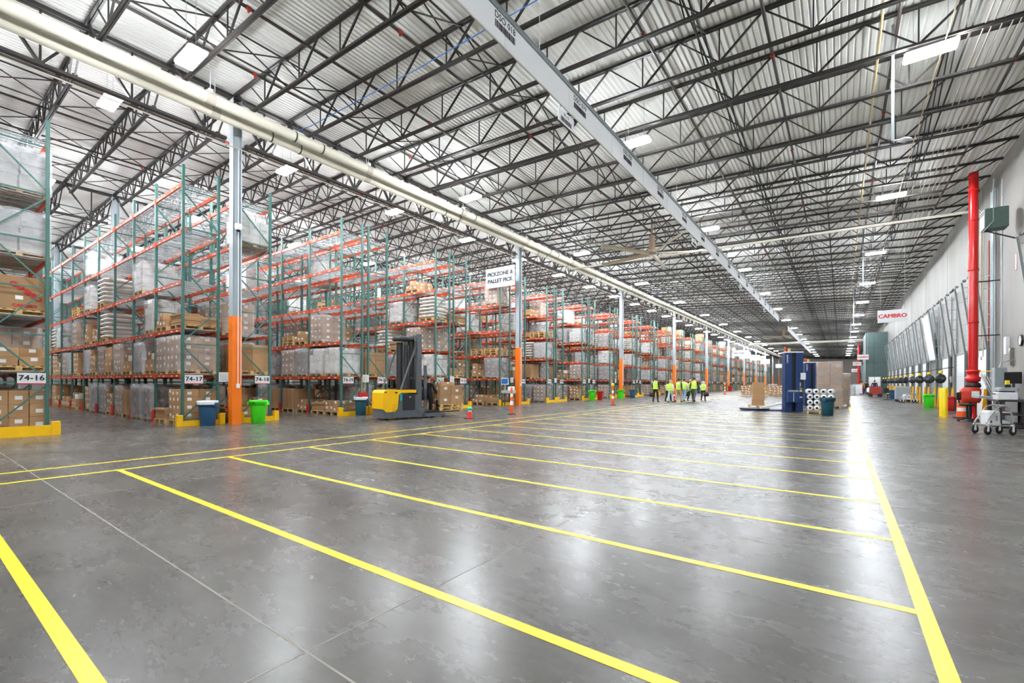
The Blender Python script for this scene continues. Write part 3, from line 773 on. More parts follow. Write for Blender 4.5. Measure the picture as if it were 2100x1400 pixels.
for r, y0, nb, a in ROWS:
    for i in range(nb):
        for lv in range(6):
            far = y0 > 58
            pr = ([.97, .94, .5, .22, .12, .0] if y0 < 15 else [.95, .95, .6, .42, .3, .0]) if not far else [.95, .95, .85, .75, .6, .3 if y0 > 66 else .05]
            for s in (0, 1):
                if rnd.random() > pr[lv]: continue
                if r == 16 and i == 0: continue
                if r in (17, 18) and i in (4, 5): 
                    if abs(XF - .045 - BAY * (i + .5) + (.585 if s == 0 else -.585) + 30.3) < .9: continue
                key = pick(lv, far)
                if r == 17 and i == 0 and lv == 4: key = 'tub' if s else 'empty'
                if r == 17 and i == 0 and lv == 1: key = 'brick'
                x = XF - .045 - BAY * (i + .5) + (.585 if s == 0 else -.585); z = 0 if lv == 0 else LV[lv - 1] + .068
                PLACE.append((key, x + rnd.uniform(-.05, .05), y0 + RD / 2 + rnd.uniform(-.05, .05), z, rnd.choice((0, math.pi)) + rnd.uniform(-.02, .02), r, i, lv, s))
y16 = 1.42 + RD / 2
for lv, key in ((0, 'big9'), (1, 'low'), (2, 'mono'), (3, 'wrapw'), (4, 'wrapw')):
    for s in (0, 1):
        PLACE.append((key if not (lv == 1 and s) else 'brick', XF - .045 - BAY / 2 + (.585 if s == 0 else -.585), y16 + .02, 0 if lv == 0 else LV[lv - 1] + .068, 0.0, 16, 0, lv, s))
for lv in range(6):      # the sides of the racks that hide beyond the first frame never show
    pass
def score(p): return math.hypot(p[1], p[2]) * (1 + .13 * p[6]) * (1.25 if p[3] > 5.5 else 1)
PLACE.sort(key=score)
NEAR, REST = PLACE[:292], PLACE[292:]
for key, x, y, z, rz, r, i, lv, s in NEAR:
    t = put(key, x, y, z, rz, '%s, row 74-%d, %s, %s bay, %s spot' % (PROTO[key][0], r, LVN[lv], num(i + 1), 'outer' if s == 0 else 'inner'))
    if r == 16 and lv == 2 and s == 0:
        b = MB().merge(text_mb('CAMBRO', .17, 'logo_red', .002, .008), T(.5, .12, .62) @ RP @ Matrix.Rotation(R(38), 4, 'Y'))
        b.merge(text_mb('CAMBRO', .11, 'logo_red', .002, .005), T(.5, .1, .24) @ RP); b.merge(text_mb('C', .2, 'logo_red', .002, .005), T(.5, -.44, .5) @ RP)
        ob('lettering', b, t)
bulk = MB()
for key, x, y, z, rz, r, i, lv, s in REST:
    M = T(x, y, z) @ RZ(rz)
    for n, mb, me, loc in PROTO[key][1]: bulk.merge(mb, M @ T(*loc))
bo = tag(ob('pallet_load', bulk), 'masses of cartons and sacks on pallets filling the far rack rows', 'pallet load', 'loaded pallets stored in the racks'); bo['kind'] = 'stuff'

# ------------------------------------------------------------------ waste bins, cones, bollards
def bin_parts(m):
    body = MB().lathe([(.2, .0), (.215, .015), (.255, .62), (.262, .66), (.25, .66), (.2, .03)], m, n=28)
    rim = MB().lathe([(.262, .64), (.285, .64), (.3, .76), (.305, .8), (.285, .8), (.262, .67)], m, n=28, cap=False)
    hd = MB().bbox(-.05, .05, -.09, .09, .64, .76, m, .015)
    hs = MB().box(-.06, .06, -.004, .004, .70, .735, 'rubber')
    return body.mesh('body'), rim.mesh('rim'), hd.mesh('handle'), hs.mesh('hand_slot')
BP = {}
def bin_(x, y, m, label, s=1.0, bag=False, a=0.6):
    if m not in BP: BP[m] = bin_parts(m)
    b = BP[m]; t = thing('trash_can', label, 'trash can', (x, y, 0), a, 'round plastic trash cans'); t.scale = (s, s, s)
    ob('body', b[0], t); ob('rim', b[1], t)
    for k in (-1, 1): ob('handle', b[2], t, (k * .31, 0, 0))
    ob('hand_slot', b[3], t, (0, -.297, 0))
    if bag: ob('bin_liner', MB().lathe([(.308, .70), (.312, .79), (.3, .825), (.27, .8), (.24, .7)], 'bag_clear', n=24, cap=False), t)
    return t
bin_(-16.72, 6.12, 'bin_blue', 'blue trash can with pale liner left of the nearest orange column', .98, True)
bin_(-16.38, 7.55, 'bin_green', 'bright green trash can right of the nearest orange column', .98)
bin_(-16.72, 11.95, 'bin_teal', 'teal trash can with liner beside the 74-19 rack end', .95, True)
bin_(-16.55, 12.75, 'bin_red', 'red trash can behind the yellow lift truck', .92)
bin_(-16.5, 33.95, 'bin_green', 'green trash can paired with a red one at a far rack end', 1.0)
bin_(-16.3, 35.0, 'bin_red', 'small red trash can right of a green one at a far rack end', .9)
bin_(-16.0, 38.7, 'bin_green', 'green trash can left of the third orange column', 1.0)
bin_(-15.9, 41.3, 'bin_blue', 'blue trash can right of the third orange column', .98)
bin_(-16.1, 62.5, 'bin_green', 'green trash can left of the fifth orange column down the aisle', 1.0)
bin_(-16.0, 66.5, 'bin_blue', 'blue trash can far down the racks beyond the group in vests', 1.0)
bin_(-16, 88.5, 'bin_red', 'red trash can far down the racks near the sixth orange column', 1.1)
bin_(-.47, 24.75, 'bin_teal', 'large teal tub-shaped trash can in front of the film rolls', 1.0, False, 1.2)
bin_(4.3, 36.7, 'bin_green', 'green trash can at the dock door behind the yellow bollards', 1.0)
bin_(4.7, 33.3, 'bin_red', 'red trash can at the dock door right of the yellow bollards', .95)
bin_(3.95, 55.5, 'bin_blue', 'blue trash can against the dock wall beyond the grey cart', 1.05)
# broom and red dustpan standing in the teal bin
t = thing('broom', 'red dustpan broom with yellow wooden handles standing behind the teal trash can', 'broom', (-16.95, 12.2, 0), 0)
ob('handle', MB().tube([(0, -.05, .62), (.02, -.05, 1.66)], .014, 'pallet_wood', 8).tube([(0, .08, .62), (.02, .1, 1.7)], .014, 'pallet_wood', 8), t)
ob('dustpan', MB().prism([(-.2, .98), (.2, .98), (.26, .72), (-.14, .68)], 'X', -.03, .05, 'bin_red'), t)
ob('broom_head', MB().box(-.05, .05, -.15, .2, .02, .62, 'wrapper_black'), t)

def delineator(x, y, h, label):
    t = thing('traffic_delineator', label, 'traffic cone', (x, y, 0), .3, 'orange and white tube cones')
    ob('base', MB().lathe([(.2, 0), (.2, .03), (.14, .045)], 'rubber', n=8), t)
    m = MB(); ms = ('cone_orange', 'cone_white', 'cone_orange', 'cone_white', 'cone_orange'); zs = (.03, .42, .6, .78, .94, h - .06)
    rr = lambda z: .085 - .035 * z / h
    for i, k in enumerate(ms): m.lathe([(rr(zs[i]), zs[i]), (rr(zs[i + 1]), zs[i + 1])], k, n=16, cap=False)
    ob('tube', m, t); ob('grip', MB().lathe([(.05, h - .06), (.03, h - .03), (.06, h), (.03, h + .03), (.0, h + .035)], 'cone_orange', n=12), t)
    ob('rib', MB().lathe([(.088, .2), (.096, .23), (.088, .26)], 'cone_orange', n=16, cap=False), t)
delineator(-12.0, 16.5, 1.18, 'tall orange and white tube cone nearest the camera, beside the yellow line')
t2 = delineator(-11.65, 26.9, 1.18, 'tall orange and white tube cone with yellow cap in the middle distance')
delineator(-11.8, 62, 1.2, 'orange tube cone with yellow cap beyond the group in vests')
for (x, y, z) in ((-11.65, 26.9, 1.2), (-11.8, 62, 1.22)):
    t = thing('warning_light', 'yellow flashing cap set on the orange tube cone%s' % (' in the middle distance' if y < 40 else ' beyond the group in vests'), 'light', (x, y, 0), 0, 'yellow cone lights')
    ob('lens', MB().lathe([(.05, z), (.1, z + .03), (.1, z + .16), (.04, z + .2)], 'lamp_yellow', n=12), t)
def small_cone(x, y, label, cap=True, h=.44):
    t = thing('traffic_cone', label, 'traffic cone', (x, y, 0), 0)
    ob('base', MB().bbox(-.15, .15, -.15, .15, 0, .025, 'rubber', .01), t)
    ob('cone', MB().lathe([(.115, .025), (.07, h * .62)], 'cone_red', n=18, cap=False).lathe([(.07, h * .62), (.055, h * .78)], 'cone_white', n=18, cap=False).lathe([(.055, h * .78), (.03, h)], 'cone_red', n=18), t)
    if cap: ob('lamp_cap', MB().lathe([(.06, h * .76), (.105, h * .8), (.11, h * .95), (.07, h * 1.02), (0, h * 1.04)], 'cone_teal', n=16), t)
small_cone(-11.86, 13.49, 'small red and white cone with a teal cap on the floor')
small_cone(-10.25, 35.2, 'red and orange cone among the legs of the group in vests', False, .7)
def bollard(x, y, label): 
    t = thing('bollard', label, 'bollard', (x, y, 0), 0, 'pair of yellow bollards')
    ob('sleeve', MB().lathe([(.085, 0), (.085, 1.2), (.07, 1.245), (.0, 1.26)], 'bollard_yellow', n=20), t)
    ob('base_ring', MB().lathe([(.1, 0), (.1, .02), (.086, .025)], 'guard_yellow', n=20), t)
bollard(3.58, 27.0, 'yellow bollard, left and farther one of the pair')
bollard(3.6, 26.4, 'yellow bollard, right and nearer one of the pair')

# ------------------------------------------------------------------ people
def person(label, x, y, rz, h=1.75, pants='cloth_black', top='cloth_black', hair='hair_dark', vest=True, stride=.16, arm=.0, shoes='rubber', female=False, bun=False, arms_fwd=0.0):
    k = h / 1.75; P = {}; E = []
    def J(n, p, r): P[n] = (Vector(p) * k, r * k if isinstance(r, float) else (r[0] * k, r[1] * k))
    sh = .185 if not female else .165; hip = .095
    J('pelvis', (0, 0, .95), (.15, .105)); J('waist', (0, .0, 1.1), (.135, .095)); J('chest', (0, .005, 1.3), (.16, .11)); J('neckb', (0, 0, 1.46), (.085, .075))
    J('neck', (0, 0, 1.53), .055); J('head', (0, .015, 1.63), (.075, .092)); J('crown', (0, .01, 1.71), (.062, .075))
    E += [('pelvis', 'waist', 't'), ('waist', 'chest', 't'), ('chest', 'neckb', 't'), ('neckb', 'neck', 's'), ('neck', 'head', 's'), ('head', 'crown', 's')]
    for s, n in ((-1, 'l'), (1, 'r')):
        f = stride * s
        J('hip' + n, (s * hip, 0, .88), (.09, .1)); J('knee' + n, (s * (hip + .01), f * .55 + .02, .49), (.062, .065)); J('ank' + n, (s * (hip + .015), f - (.06 if f < 0 else 0), .09 + (.03 if f < 0 else 0)), (.042, .048))
        J('heel' + n, (s * (hip + .015), f - .02 - (.06 if f < 0 else 0), .045 + (.03 if f < 0 else 0)), (.042, .042)); J('toe' + n, (s * (hip + .03), f + .15 - (.05 if f < 0 else 0), .03), (.04, .03))
        E += [('pelvis', 'hip' + n, 'p'), ('hip' + n, 'knee' + n, 'p'), ('knee' + n, 'ank' + n, 'p'), ('ank' + n, 'heel' + n, 'f'), ('heel' + n, 'toe' + n, 'f')]
        g = -f * .7 + arms_fwd
        J('sh' + n, (s * sh, 0, 1.415), (.062, .066)); J('elb' + n, (s * (sh + .055), g * .4 - .02, 1.13), .046); J('wr' + n, (s * (sh + .06), g + .06, .89), .031)
        J('palm' + n, (s * (sh + .058), g + .085, .82), (.02, .038))
        E += [('chest', 'sh' + n, 't'), ('sh' + n, 'elb' + n, 'a'), ('elb' + n, 'wr' + n, 'a'), ('wr' + n, 'palm' + n, 's')]
        for q in range(4):
            L = (.07, .085, .08, .062)[q]; yy = g + .115 - .022 * q
            J('f%d' % q + n, (s * (sh + .05), yy, .82 - L * .55), .0095); J('g%d' % q + n, (s * (sh + .038), yy + .008, .82 - L), .008)
            E += [('palm' + n, 'f%d' % q + n, 's'), ('f%d' % q + n, 'g%d' % q + n, 's')]
        J('th' + n, (s * (sh + .03), g + .125, .80), .011); J('ti' + n, (s * (sh + .02), g + .14, .765), .009); E += [('wr' + n, 'th' + n, 's'), ('th' + n, 'ti' + n, 's')]
    names = list(P); me = bpy.data.meshes.new('body'); me.from_pydata([P[n][0] for n in names], [(names.index(a), names.index(b)) for a, b, _ in E], [])
    o = bpy.data.objects.new('body', me); COL.objects.link(o)
    md = o.modifiers.new('s', 'SKIN'); sv = me.skin_vertices[0].data
    for i, n in enumerate(names):
        r = P[n][1]; sv[i].radius = r if isinstance(r, tuple) else (r, r); sv[i].use_root = (n == 'pelvis')
    ss = o.modifiers.new('d', 'SUBSURF'); ss.levels = 1; ss.render_levels = 1
    dg = bpy.context.evaluated_depsgraph_get(); m2 = bpy.data.meshes.new_from_object(o.evaluated_get(dg)); bpy.data.objects.remove(o)
    order = {'t': 0, 'a': 0, 'p': 1, 's': 2, 'f': 3}; m2.materials.clear()
    for q in (top, pants, 'skin', shoes): m2.materials.append(MATS[q])
    segs = [(P[a][0], P[b][0], order[c]) for a, b, c in E]
    for p in m2.polygons:
        c = p.center; best = None
        for a, b, mi in segs:
            ab = b - a; tt = max(0, min(1, (c - a).dot(ab) / ab.length_squared)); dd = (c - a - ab * tt).length
            if best is None or dd < best[0]: best = (dd, mi)
        mi = best[1]
        if mi == 0 and c.z < .93 * k and abs(c.x) < .19 * k: mi = 1
        p.material_index = mi; p.use_smooth = True
    t = thing('person', label, 'person', (x, y, 0), rz); t.scale = (1.18, 1.15, 1); m2.name = 'body'; ob('body', m2, t)
    hm = MB(); hc = (0, .0 * k, 1.665 * k)
    hm.lathe([(.0, .095 * k), (.05 * k, .085 * k), (.084 * k, .04 * k), (.09 * k, -.01 * k), (.07 * k, -.06 * k), (.04 * k, -.08 * k)], hair, hc, 14, sx=.92, sy=1.08)
    if female: hm.lathe([(.07 * k, -.02), (.075 * k, -.12), (.05 * k, -.24), (.02, -.28)], hair, (0, -.05 * k, 1.65 * k), 12, sx=1, sy=.6)
    if bun: hm.lathe([(0, .05), (.045, .02), (.045, -.02), (0, -.05)], hair, (0, -.05 * k, 1.76 * k), 10)
    ob('hair', hm, t)
    fm = MB()
    for s in (-1, 1): fm.lathe([(.0, .012), (.012, 0), (0, -.012)], 'cloth_white', (s * .03 * k, .098 * k, 1.645 * k), 8)
    fm.lathe([(.004, .03), (.016, -.015), (0, -.022)], 'skin', (0, .112 * k, 1.615 * k), 8); fm.box(-.024 * k, .024 * k, .098 * k, .106 * k, 1.568 * k, 1.578 * k, 'cone_red'); ob('face', fm, t)
    em = MB()
    for s in (-1, 1): em.lathe([(0, .028), (.016, .01), (.014, -.015), (0, -.028)], 'skin', (s * .084 * k, .005, 1.625 * k), 8)
    ob('ear', em, t)
    if vest:
        v = MB(); n = 24; prof = [(.93, .185, .138), (1.05, .172, .132), (1.2, .178, .14), (1.32, .19, .148), (1.42, .178, .125), (1.485, .11, .095)]
        vs = []; fs = []; ms = []
        for z, a, b in prof:
            for q in range(n): th = 2 * math.pi * q / n; vs.append((a * k * math.cos(th), b * k * math.sin(th), z * k))
        for i in range(len(prof) - 1):
            for q in range(n): fs.append((i * n + q, i * n + (q + 1) % n, (i + 1) * n + (q + 1) % n, (i + 1) * n + q)); ms.append('vest_stripe' if q in (4, 7, 16, 19) and i > 0 else 'vest_lime')
        for mm in ('vest_lime', 'vest_stripe'): v.add(vs, [f for f, q in zip(fs, ms) if q == mm], mm, True)
        v.lathe([(1.0, .0), (1.0, .05)], 'vest_stripe', (0, 0, 1.07 * k), 24, cap=False, sx=.179 * k, sy=.139 * k)
        ob('safety_vest', v, t)
    return t
away = -0.28
person('tall person in black trousers and lime vest, leftmost of the walking group', -11.15, 33.6, away, 1.82, 'cloth_black', 'cloth_black', stride=.06)
person('person in dark clothes and lime vest half hidden behind the fair-haired walker', -10.7, 35.2, away, 1.6, 'cloth_black', 'cloth_white', female=True)
person('fair-haired person with light jeans, white sleeves and lime vest', -10.05, 33.6, away, 1.62, 'cloth_lightjeans', 'cloth_white', 'hair_blond', female=True, bun=True, stride=.1)
person('person in khaki trousers, dark sleeves and lime vest in the group centre', -9.85, 34.9, away, 1.76, 'cloth_khaki', 'cloth_navy', stride=.14)
person('person in blue jeans and pale sleeves, right of the khaki trousers', -9.85, 36.4, away, 1.76, 'cloth_jeans', 'cloth_white', stride=-.16)
person('person in black trousers between the blue jeans and grey trousers', -9.55, 37.1, away, 1.7, 'cloth_black', 'cloth_white', 'hair_blond', stride=.12)
person('broad person in slate trousers and dark sleeves, second from the right of the group', -9.15, 36.6, away, 1.86, 'cloth_slate', 'cloth_black', stride=-.2)
person('short grey-haired person with dark skirt at the right end of the group', -8.95, 38.6, away, 1.6, 'cloth_black', 'cloth_white', 'hair_grey', female=True, stride=.05)
person('person in dark clothes standing at the operator cab of the lift truck', -13.72, 13.02, 0.2, 1.72, 'cloth_black', 'cloth_black', vest=False, stride=.03, arms_fwd=.25)
person('person in orange top and purple trousers near the far green partition', 2.3, 76.0, away, 1.75, 'cloth_purple', 'cloth_orange', vest=False)
person('person in black clothes beside the orange top near the far partition', 2.75, 76.4, away, 1.78, 'cloth_black', 'cloth_black', vest=False, stride=.22)
person('person in navy clothes standing in front of the green partition', 3.65, 76.7, away, 1.85, 'cloth_navy', 'cloth_navy', vest=False, stride=.04)
def bag(x, y, z, label, s=1.0):
    t = thing('bag', label, 'bag', (x, y, 0), .3, 'dark bags carried by the group')
    ob('pouch', MB().lathe([(.02, 0), (.14, .02), (.17, .15), (.13, .3), (.05, .33)], 'wrapper_black', (0, 0, z), 14, sx=s, sy=.6 * s), t)
    ob('strap', MB().tube([(-.09 * s, 0, z + .3), (-.05, 0, z + .5), (.05, 0, z + .5), (.09 * s, 0, z + .3)], .012, 'rubber', 6), t)
bag(-11.42, 33.45, .38, 'dark bag hanging from the hand of the leftmost walker')
bag(-9.72, 36.9, .38, 'dark bag held beside the blue jeans in the group', 1.1)
bag(-8.72, 38.5, .36, 'large dark bag held by the short walker at right', 1.3)

# ------------------------------------------------------------------ order-picker lift truck
def lift_truck():
    t = thing('lift_truck', 'yellow and grey order-picker lift truck parked by the 74-19 rack end', 'forklift', (-14.25, 10.95, 0), -.235)
    c = MB()   # local +Y is the fork direction
    c.prism([(.0, .1), (.02, .62), (.62, .62), (.66, .95), (1.45, .95), (1.45, .08), (.0, .06)], 'X', -.48, .48, 'truck_grey')
    c.bbox(-.48, .48, 1.4, 1.75, .06, .42, 'truck_grey', .02); c.box(-.5, .5, .35, .5, .05, .6, 'truck_grey'); ob('chassis', c, t)
    y = MB().prism([(-.03, .42), (-.02, 1.02), (.06, 1.13), (1.35, 1.13), (1.35, 1.02), (.72, 1.02), (.62, .96), (.56, .42), (.46, .3), (.1, .3)], 'X', -.5, .5, 'truck_yellow')
    ob('cover', y, t)
    b = MB().box(.481, .5, .78, 1.3, .35, .96, 'truck_dark').box(.5, .505, 1.05, 1.12, .84, .87, 'label_white'); b.box(-.5, -.481, .78, 1.3, .35, .96, 'truck_dark'); ob('battery_door', b, t)
    ob('sticker', MB().box(.482, .49, .66, .76, .72, .98, 'teal_sticker'), t)
    ob('handhold', MB().box(.501, .506, .02, .12, 1.03, 1.06, 'truck_dark').box(.501, .506, .45, .55, 1.0, 1.06, 'truck_dark'), t)
    mm = MB()
    for s in (-1, 1):
        mm.box(s * .4 - .07, s * .4 + .07, 1.42, 1.6, .1, 3.32, 'truck_grey'); mm.box(s * .27 - .05, s * .27 + .05, 1.45, 1.57, .15, 3.2, 'truck_dark')
    ob('mast_rail', mm, t)
    x = MB()
    for z in (.6, 1.55, 2.4, 3.22): x.box(-.42, .42, 1.47, 1.53, z, z + .09, 'truck_grey')
    x.tube([(0, 1.5, .2), (0, 1.5, 3.1)], .06, 'truck_dark', 10); ob('mast_cross', x, t)
    g = MB().tube([(-.15, .98, 1.05), (-.15, .98, 3.0)], .14, 'truck_dark', 14); g.tube([(.15, 1.1, 1.05), (.15, 1.1, 2.9)], .1, 'truck_dark', 14); ob('hose_column', g, t)
    rf = MB().lathe([(.42, 0), (.44, .04), (.42, .14), (.3, .17)], 'truck_dark', (0, 1.05, 3.06), 20); ob('overhead_guard', rf, t)
    for s in (-1, 1):
        ob('guard_strut', MB().bar((s * .43, .35 + .35 * (s > 0), 1.1), (s * .38, 1.0 + .42 * (s > 0), 2.95), .05, .05, 'galv_dark'), t)
    cb = MB().bbox(-.46, .46, 1.72, 2.5, .2, .3, 'truck_dark', .01); cb.box(-.46, -.4, 1.72, 1.84, .2, 2.1, 'truck_grey'); cb.box(.4, .46, 1.72, 1.84, .2, 2.1, 'truck_grey'); cb.box(-.46, .46, 1.72, 1.84, .7, 1.15, 'truck_grey')
    ob('operator_platform', cb, t)
    for s in (-1, 1):
        ob('fork', MB().bbox(s * .28 - .06, s * .28 + .06, 2.4, 3.5, .2, .25, 'truck_dark', .008).box(s * .28 - .06, s * .28 + .06, 2.4, 2.46, .2, .7, 'truck_dark'), t)
        ob('outrigger', MB().bbox(s * .42 - .06, s * .42 + .06, 1.6, 2.7, .06, .19, 'truck_grey', .01), t)
        ob('load_wheel', MB().lathe([(.06, -.05), (.065, 0), (.06, .05)], 'rubber', (s * .42, 2.62, .066), 14, axis='X'), t)
    ob('drive_wheel', MB().lathe([(.13, -.06), (.14, 0), (.13, .06)], 'rubber', (0, .35, .14), 18, axis='X'), t)
    return t
lt = lift_truck()
def at_truck(lx, ly, z): v = lt.location + (RZ(-.235) @ Vector((lx, ly, z))); return v
for k in range(2):
    p = at_truck(0, 3.02, .02 + .145 * k if k == 0 else .02)
for k, z in enumerate((.26,)):
    p = at_truck(0, 2.98, z); key = 'tall'
    tt = thing('pallet_load', 'brown cartons on stacked pallets carried on the lift truck forks', 'pallet load', (p.x, p.y, p.z), -.235)
    ob('pallet', PROTO['empty'][1][0][2], tt); ob('pallet', PROTO['empty'][1][0][2], tt, (.01, .02, .142))
    for n, mb, loc in grid(2, 2, 2, .98, 1.1, .38, 'carton', True, 0, .012, 21, .285): ob(n, mb, tt, loc)
    for n, mb, loc in grid(2, 1, 1, .5, .7, .14, 'carton', True, 0, .01, 22, 1.045): ob(n, mb, tt, (loc[0] - .2, loc[1] + .1, loc[2]))

# ------------------------------------------------------------------ stretch-wrapping station
def wrapper(x, y, rz, label, h=2.95):
    t = thing('stretch_wrapper', label, 'wrapping machine', (x, y, 0), rz, 'blue stretch wrapping machines')
    m = MB()
    for s in (-1, 1): m.bbox(s * .24 - .16, s * .24 + .16, -.25, .25, .02, h, 'wrapper_blue', .015)
    m.box(-.1, .1, .0, .25, .02, h, 'wrapper_blue'); ob('mast', m, t)
    ob('track', MB().box(-.085, .085, -.16, 0.0, .35, h - .05, 'wrapper_black'), t)
    ob('cap', MB().bbox(-.42, .42, -.27, .27, h, h + .06, 'steel_white', .01).box(-.2, -.1, -.06, .06, h + .06, h + .24, 'pallet_wood'), t)
    ob('beacon', MB().lathe([(.03, h + .06), (.03, h + .2), (.045, h + .21), (.045, h + .3), (0, h + .33)], 'cone_orange', (-.33, 0, 0), 10), t)
    ob('carriage', MB().bbox(-.36, .14, -.62, -.26, .5, 1.02, 'wrapper_blue', .02).box(-.3, .1, -.6, -.3, 1.02, 1.1, 'galv').box(-.13, -.11, -.63, -.62, .55, .98, 'steel_white'), t)
    p = MB().box(.28, .5, -.29, -.25, 1.62, 1.95, 'steel_white'); p.box(.3, .42, -.262, -.252, 1.2, 1.58, 'wrapper_black'); ob('control_box', p, t)
    q = MB().merge(text_mb('Lantech', .13, 'steel_white', .004, .002), T(-.3, -.254, h - .3) @ Matrix.Rotation(R(-90), 4, 'Y'))
    q.merge(text_mb('Q-300', .13, 'steel_white', .004, .004), T(.3, -.254, 1.3) @ Matrix.Rotation(R(-90), 4, 'Y'))
    q.box(.24, .36, -.256, -.25, 1.02, 1.1, 'label_yellow'); q.box(.2, .36, -.256, -.25, .72, .78, 'steel_white'); ob('marking', q, t)
    return t
wrapper(-1.95, 26.6, .35, 'blue stretch wrapping machine with black track, standing alone in the lane')
wrapper(-1.55, 34.9, .35, 'second blue stretch wrapping machine behind the tall wrapped pallet', 2.75)
t = thing('wrapper_turntable', 'low turntable base with white ramp reaching left from the blue wrapper', 'turntable', (-3.4, 27.3, 0), .35)
ob('base_plate', MB().bbox(-.95, 1.15, -.65, .5, 0, .06, 'wrapper_blue', .01), t)
ob('turntable', MB().lathe([(.72, .06), (.74, .1), (.7, .115)], 'wrapper_black', (-.35, 0, 0), 28), t)
ob('ramp', MB().prism([(-.2, .12), (1.1, .42), (1.1, .5), (-.2, .2)], 'Y', -.8, -.5, 'steel_white'), t)
rl = MB()
for x in (1.2, 1.42): rl.tube([(x, -.3, 0), (x, -.32, .8), (x + .05, -.1, 1.0), (x + .05, 0, 0)], .02, 'wrapper_black', 6)
ob('guard_rail', rl, t)
tt = thing('pallet_load', 'narrow stack of plain brown cartons on the wrapper turntable', 'pallet load', (-3.95, 30.2, 0.0), .2)
ob('pallet', PROTO['empty'][1][0][2], tt)
for k in range(4):
    ob('carton', C(.62, .6, .33, 'carton', False), tt, (.015 * (k % 2), 0, .14 + .335 * k))
tt = thing('pallet_load', 'very tall film-wrapped carton pallet behind the rolls of film', 'pallet load', (-.55, 32.6, 0), .1)
ob('pallet', PROTO['empty'][1][0][2], tt); 
for n, mb, loc in grid(2, 2, 6, 1.14, 1.2, .42, 'carton', False, 0, .012, 31): ob(n, mb, tt, loc)
ob('stretch_wrap', film_mb(1.2, 1.26, .1, 2.6, 31, .02), tt)
tt = thing('pallet_load', 'brown carton pallet seen between the two blue wrapping machines', 'pallet load', (-2.4, 40.5, 0), .1)
ob('pallet', PROTO['empty'][1][0][2], tt)
for n, mb, loc in grid(2, 2, 5, 1.0, 1.1, .5, 'carton', True, 0, .012, 32): ob(n, mb, tt, loc)
tt = thing('pallet_load', 'pale film-wrapped load right of the very tall carton pallet', 'pallet load', (-.05, 35.2, 0), .1)
ob('pallet', PROTO['empty'][1][0][2], tt)
for n, mb, loc in grid(2, 2, 4, .9, 1.04, .45, 'carton', False, .0, .02, 33): ob(n, mb, tt, loc)
ob('stretch_wrap', film_mb(.98, 1.1, .06, 2.0, 33, .03), tt)
# pallet of film rolls: each roll a thing
t = thing('pallet', 'wooden pallet under the rolls of white stretch film', 'pallet', (-.8, 26.0, 0), .05)
ob('boards', PAL.mesh('boards'), t)
roll = MB().lathe([(.05, -.26), (.125, -.26), (.125, .26), (.05, .26)], 'film_roll', n=24, axis='Y', cap=False).mesh('film')
core = MB().lathe([(.035, -.265), (.05, -.265), (.05, .265), (.035, .265), (.035, -.265)], 'core_dark', n=16, axis='Y', cap=False).lathe([(.0, -.2), (.05, -.2)], 'core_dark', n=16, axis='Y', cap=False).mesh('core')
for k in range(3):
    for i in range(4):
        r = thing('film_roll', 'white stretch film roll lying on the pallet, %s layer, %s from left' % (('bottom', 'middle', 'top')[k], num(i + 1)), 'film roll', (-1.18 + .27 * i, 26.0, .27 + .262 * k), .05, 'rolls of stretch film')
        ob('film', roll, r); ob('core', core, r)
for i in range(4):
    r = thing('film_roll', 'loose white stretch film roll lying on top of the stack, %s from left' % num(i + 1), 'film roll', (-1.24 + .3 * i, 26.0, 1.05), .16 - .1 * i, 'rolls of stretch film')
    ob('film', roll, r); ob('core', core, r)
# carton pallets waiting far down the lanes
for i, (x, y, key) in enumerate(((-8.4, 55.5, 'brickn'), (-7.0, 57.5, 'big4'), (-8.2, 62.0, 'tall'), (-6.6, 63.0, 'brickn'), (-5.6, 58.0, 'brickn'), (-5.4, 60.2, 'big4'), (-4.3, 59.0, 'mixed'), (-7.2, 68.0, 'grey'))):
    put(key, x, y, 0, .1, '%s waiting on the far yellow lanes, %s from left' % (PROTO[key][0], num(i + 1)), 'pallets waiting on far lanes')
put('wrapw', .9, 70, 0, .1, 'pale wrapped pallet by the walkway near the far partition', 'pallets waiting on far lanes')
put('grey', .2, 58, 0, .1, 'grey wrapped pallet by the walkway beyond the tall wrapped load', 'pallets waiting on far lanes')
put('grey', .9, 92, 0, .1, 'dark wrapped pallet far along the walkway past the people', 'pallets waiting on far lanes')

# ------------------------------------------------------------------ dock wall
def dock_door_meshes():
    p = MB(); p.box(XW - .06, XW - .012, -DW + .03, DW - .03, .02, DH - .02, 'dock_door')
    for z in (.6, 1.2, 1.8, 2.4): p.box(XW - .062, XW - .059, -DW + .03, DW - .03, z, z + .012, 'galv')
    f = MB()
    for s in (-1, 1): f.box(XW - .09, XW - .012, s * DW - .05, s * DW + .05, 0, DH, 'dock_frame'); f.box(XW - .11, XW - .06, s * (DW + .12) - .03, s * (DW + .12) + .03, 0, DH + .1, 'galv_dark')
    f.box(XW - .09, XW - .012, -DW, DW, DH, DH + .1, 'dock_frame')
    return p.mesh('panel'), f.mesh('frame')
DPN, DFR = dock_door_meshes()
def track_mesh():
    m = MB(); b, tp = (XW - .12, DH), (XW - .5, 6.15)
    for s in (-1, 1):
        y = s * (DW + .06)
        m.bar((b[0], y, .05), (b[0], y, b[1]), .05, .06, 'track_grey'); m.bar((b[0], y, b[1]), (tp[0], y, tp[1]), .05, .065, 'track_grey')
        m.bar((XW - .04, y + s * .1, DH), (XW - .04, y + s * .1, 6.3), .06, .05, 'galv')
        for k in range(6):
            f = (k + .6) / 6; z = DH + (tp[1] - DH) * f; m.bar((b[0] + (tp[0] - b[0]) * f, y, z), (XW - .03, y + s * .1, z), .025, .025, 'galv')
    return m.mesh('track')
TRK = track_mesh()
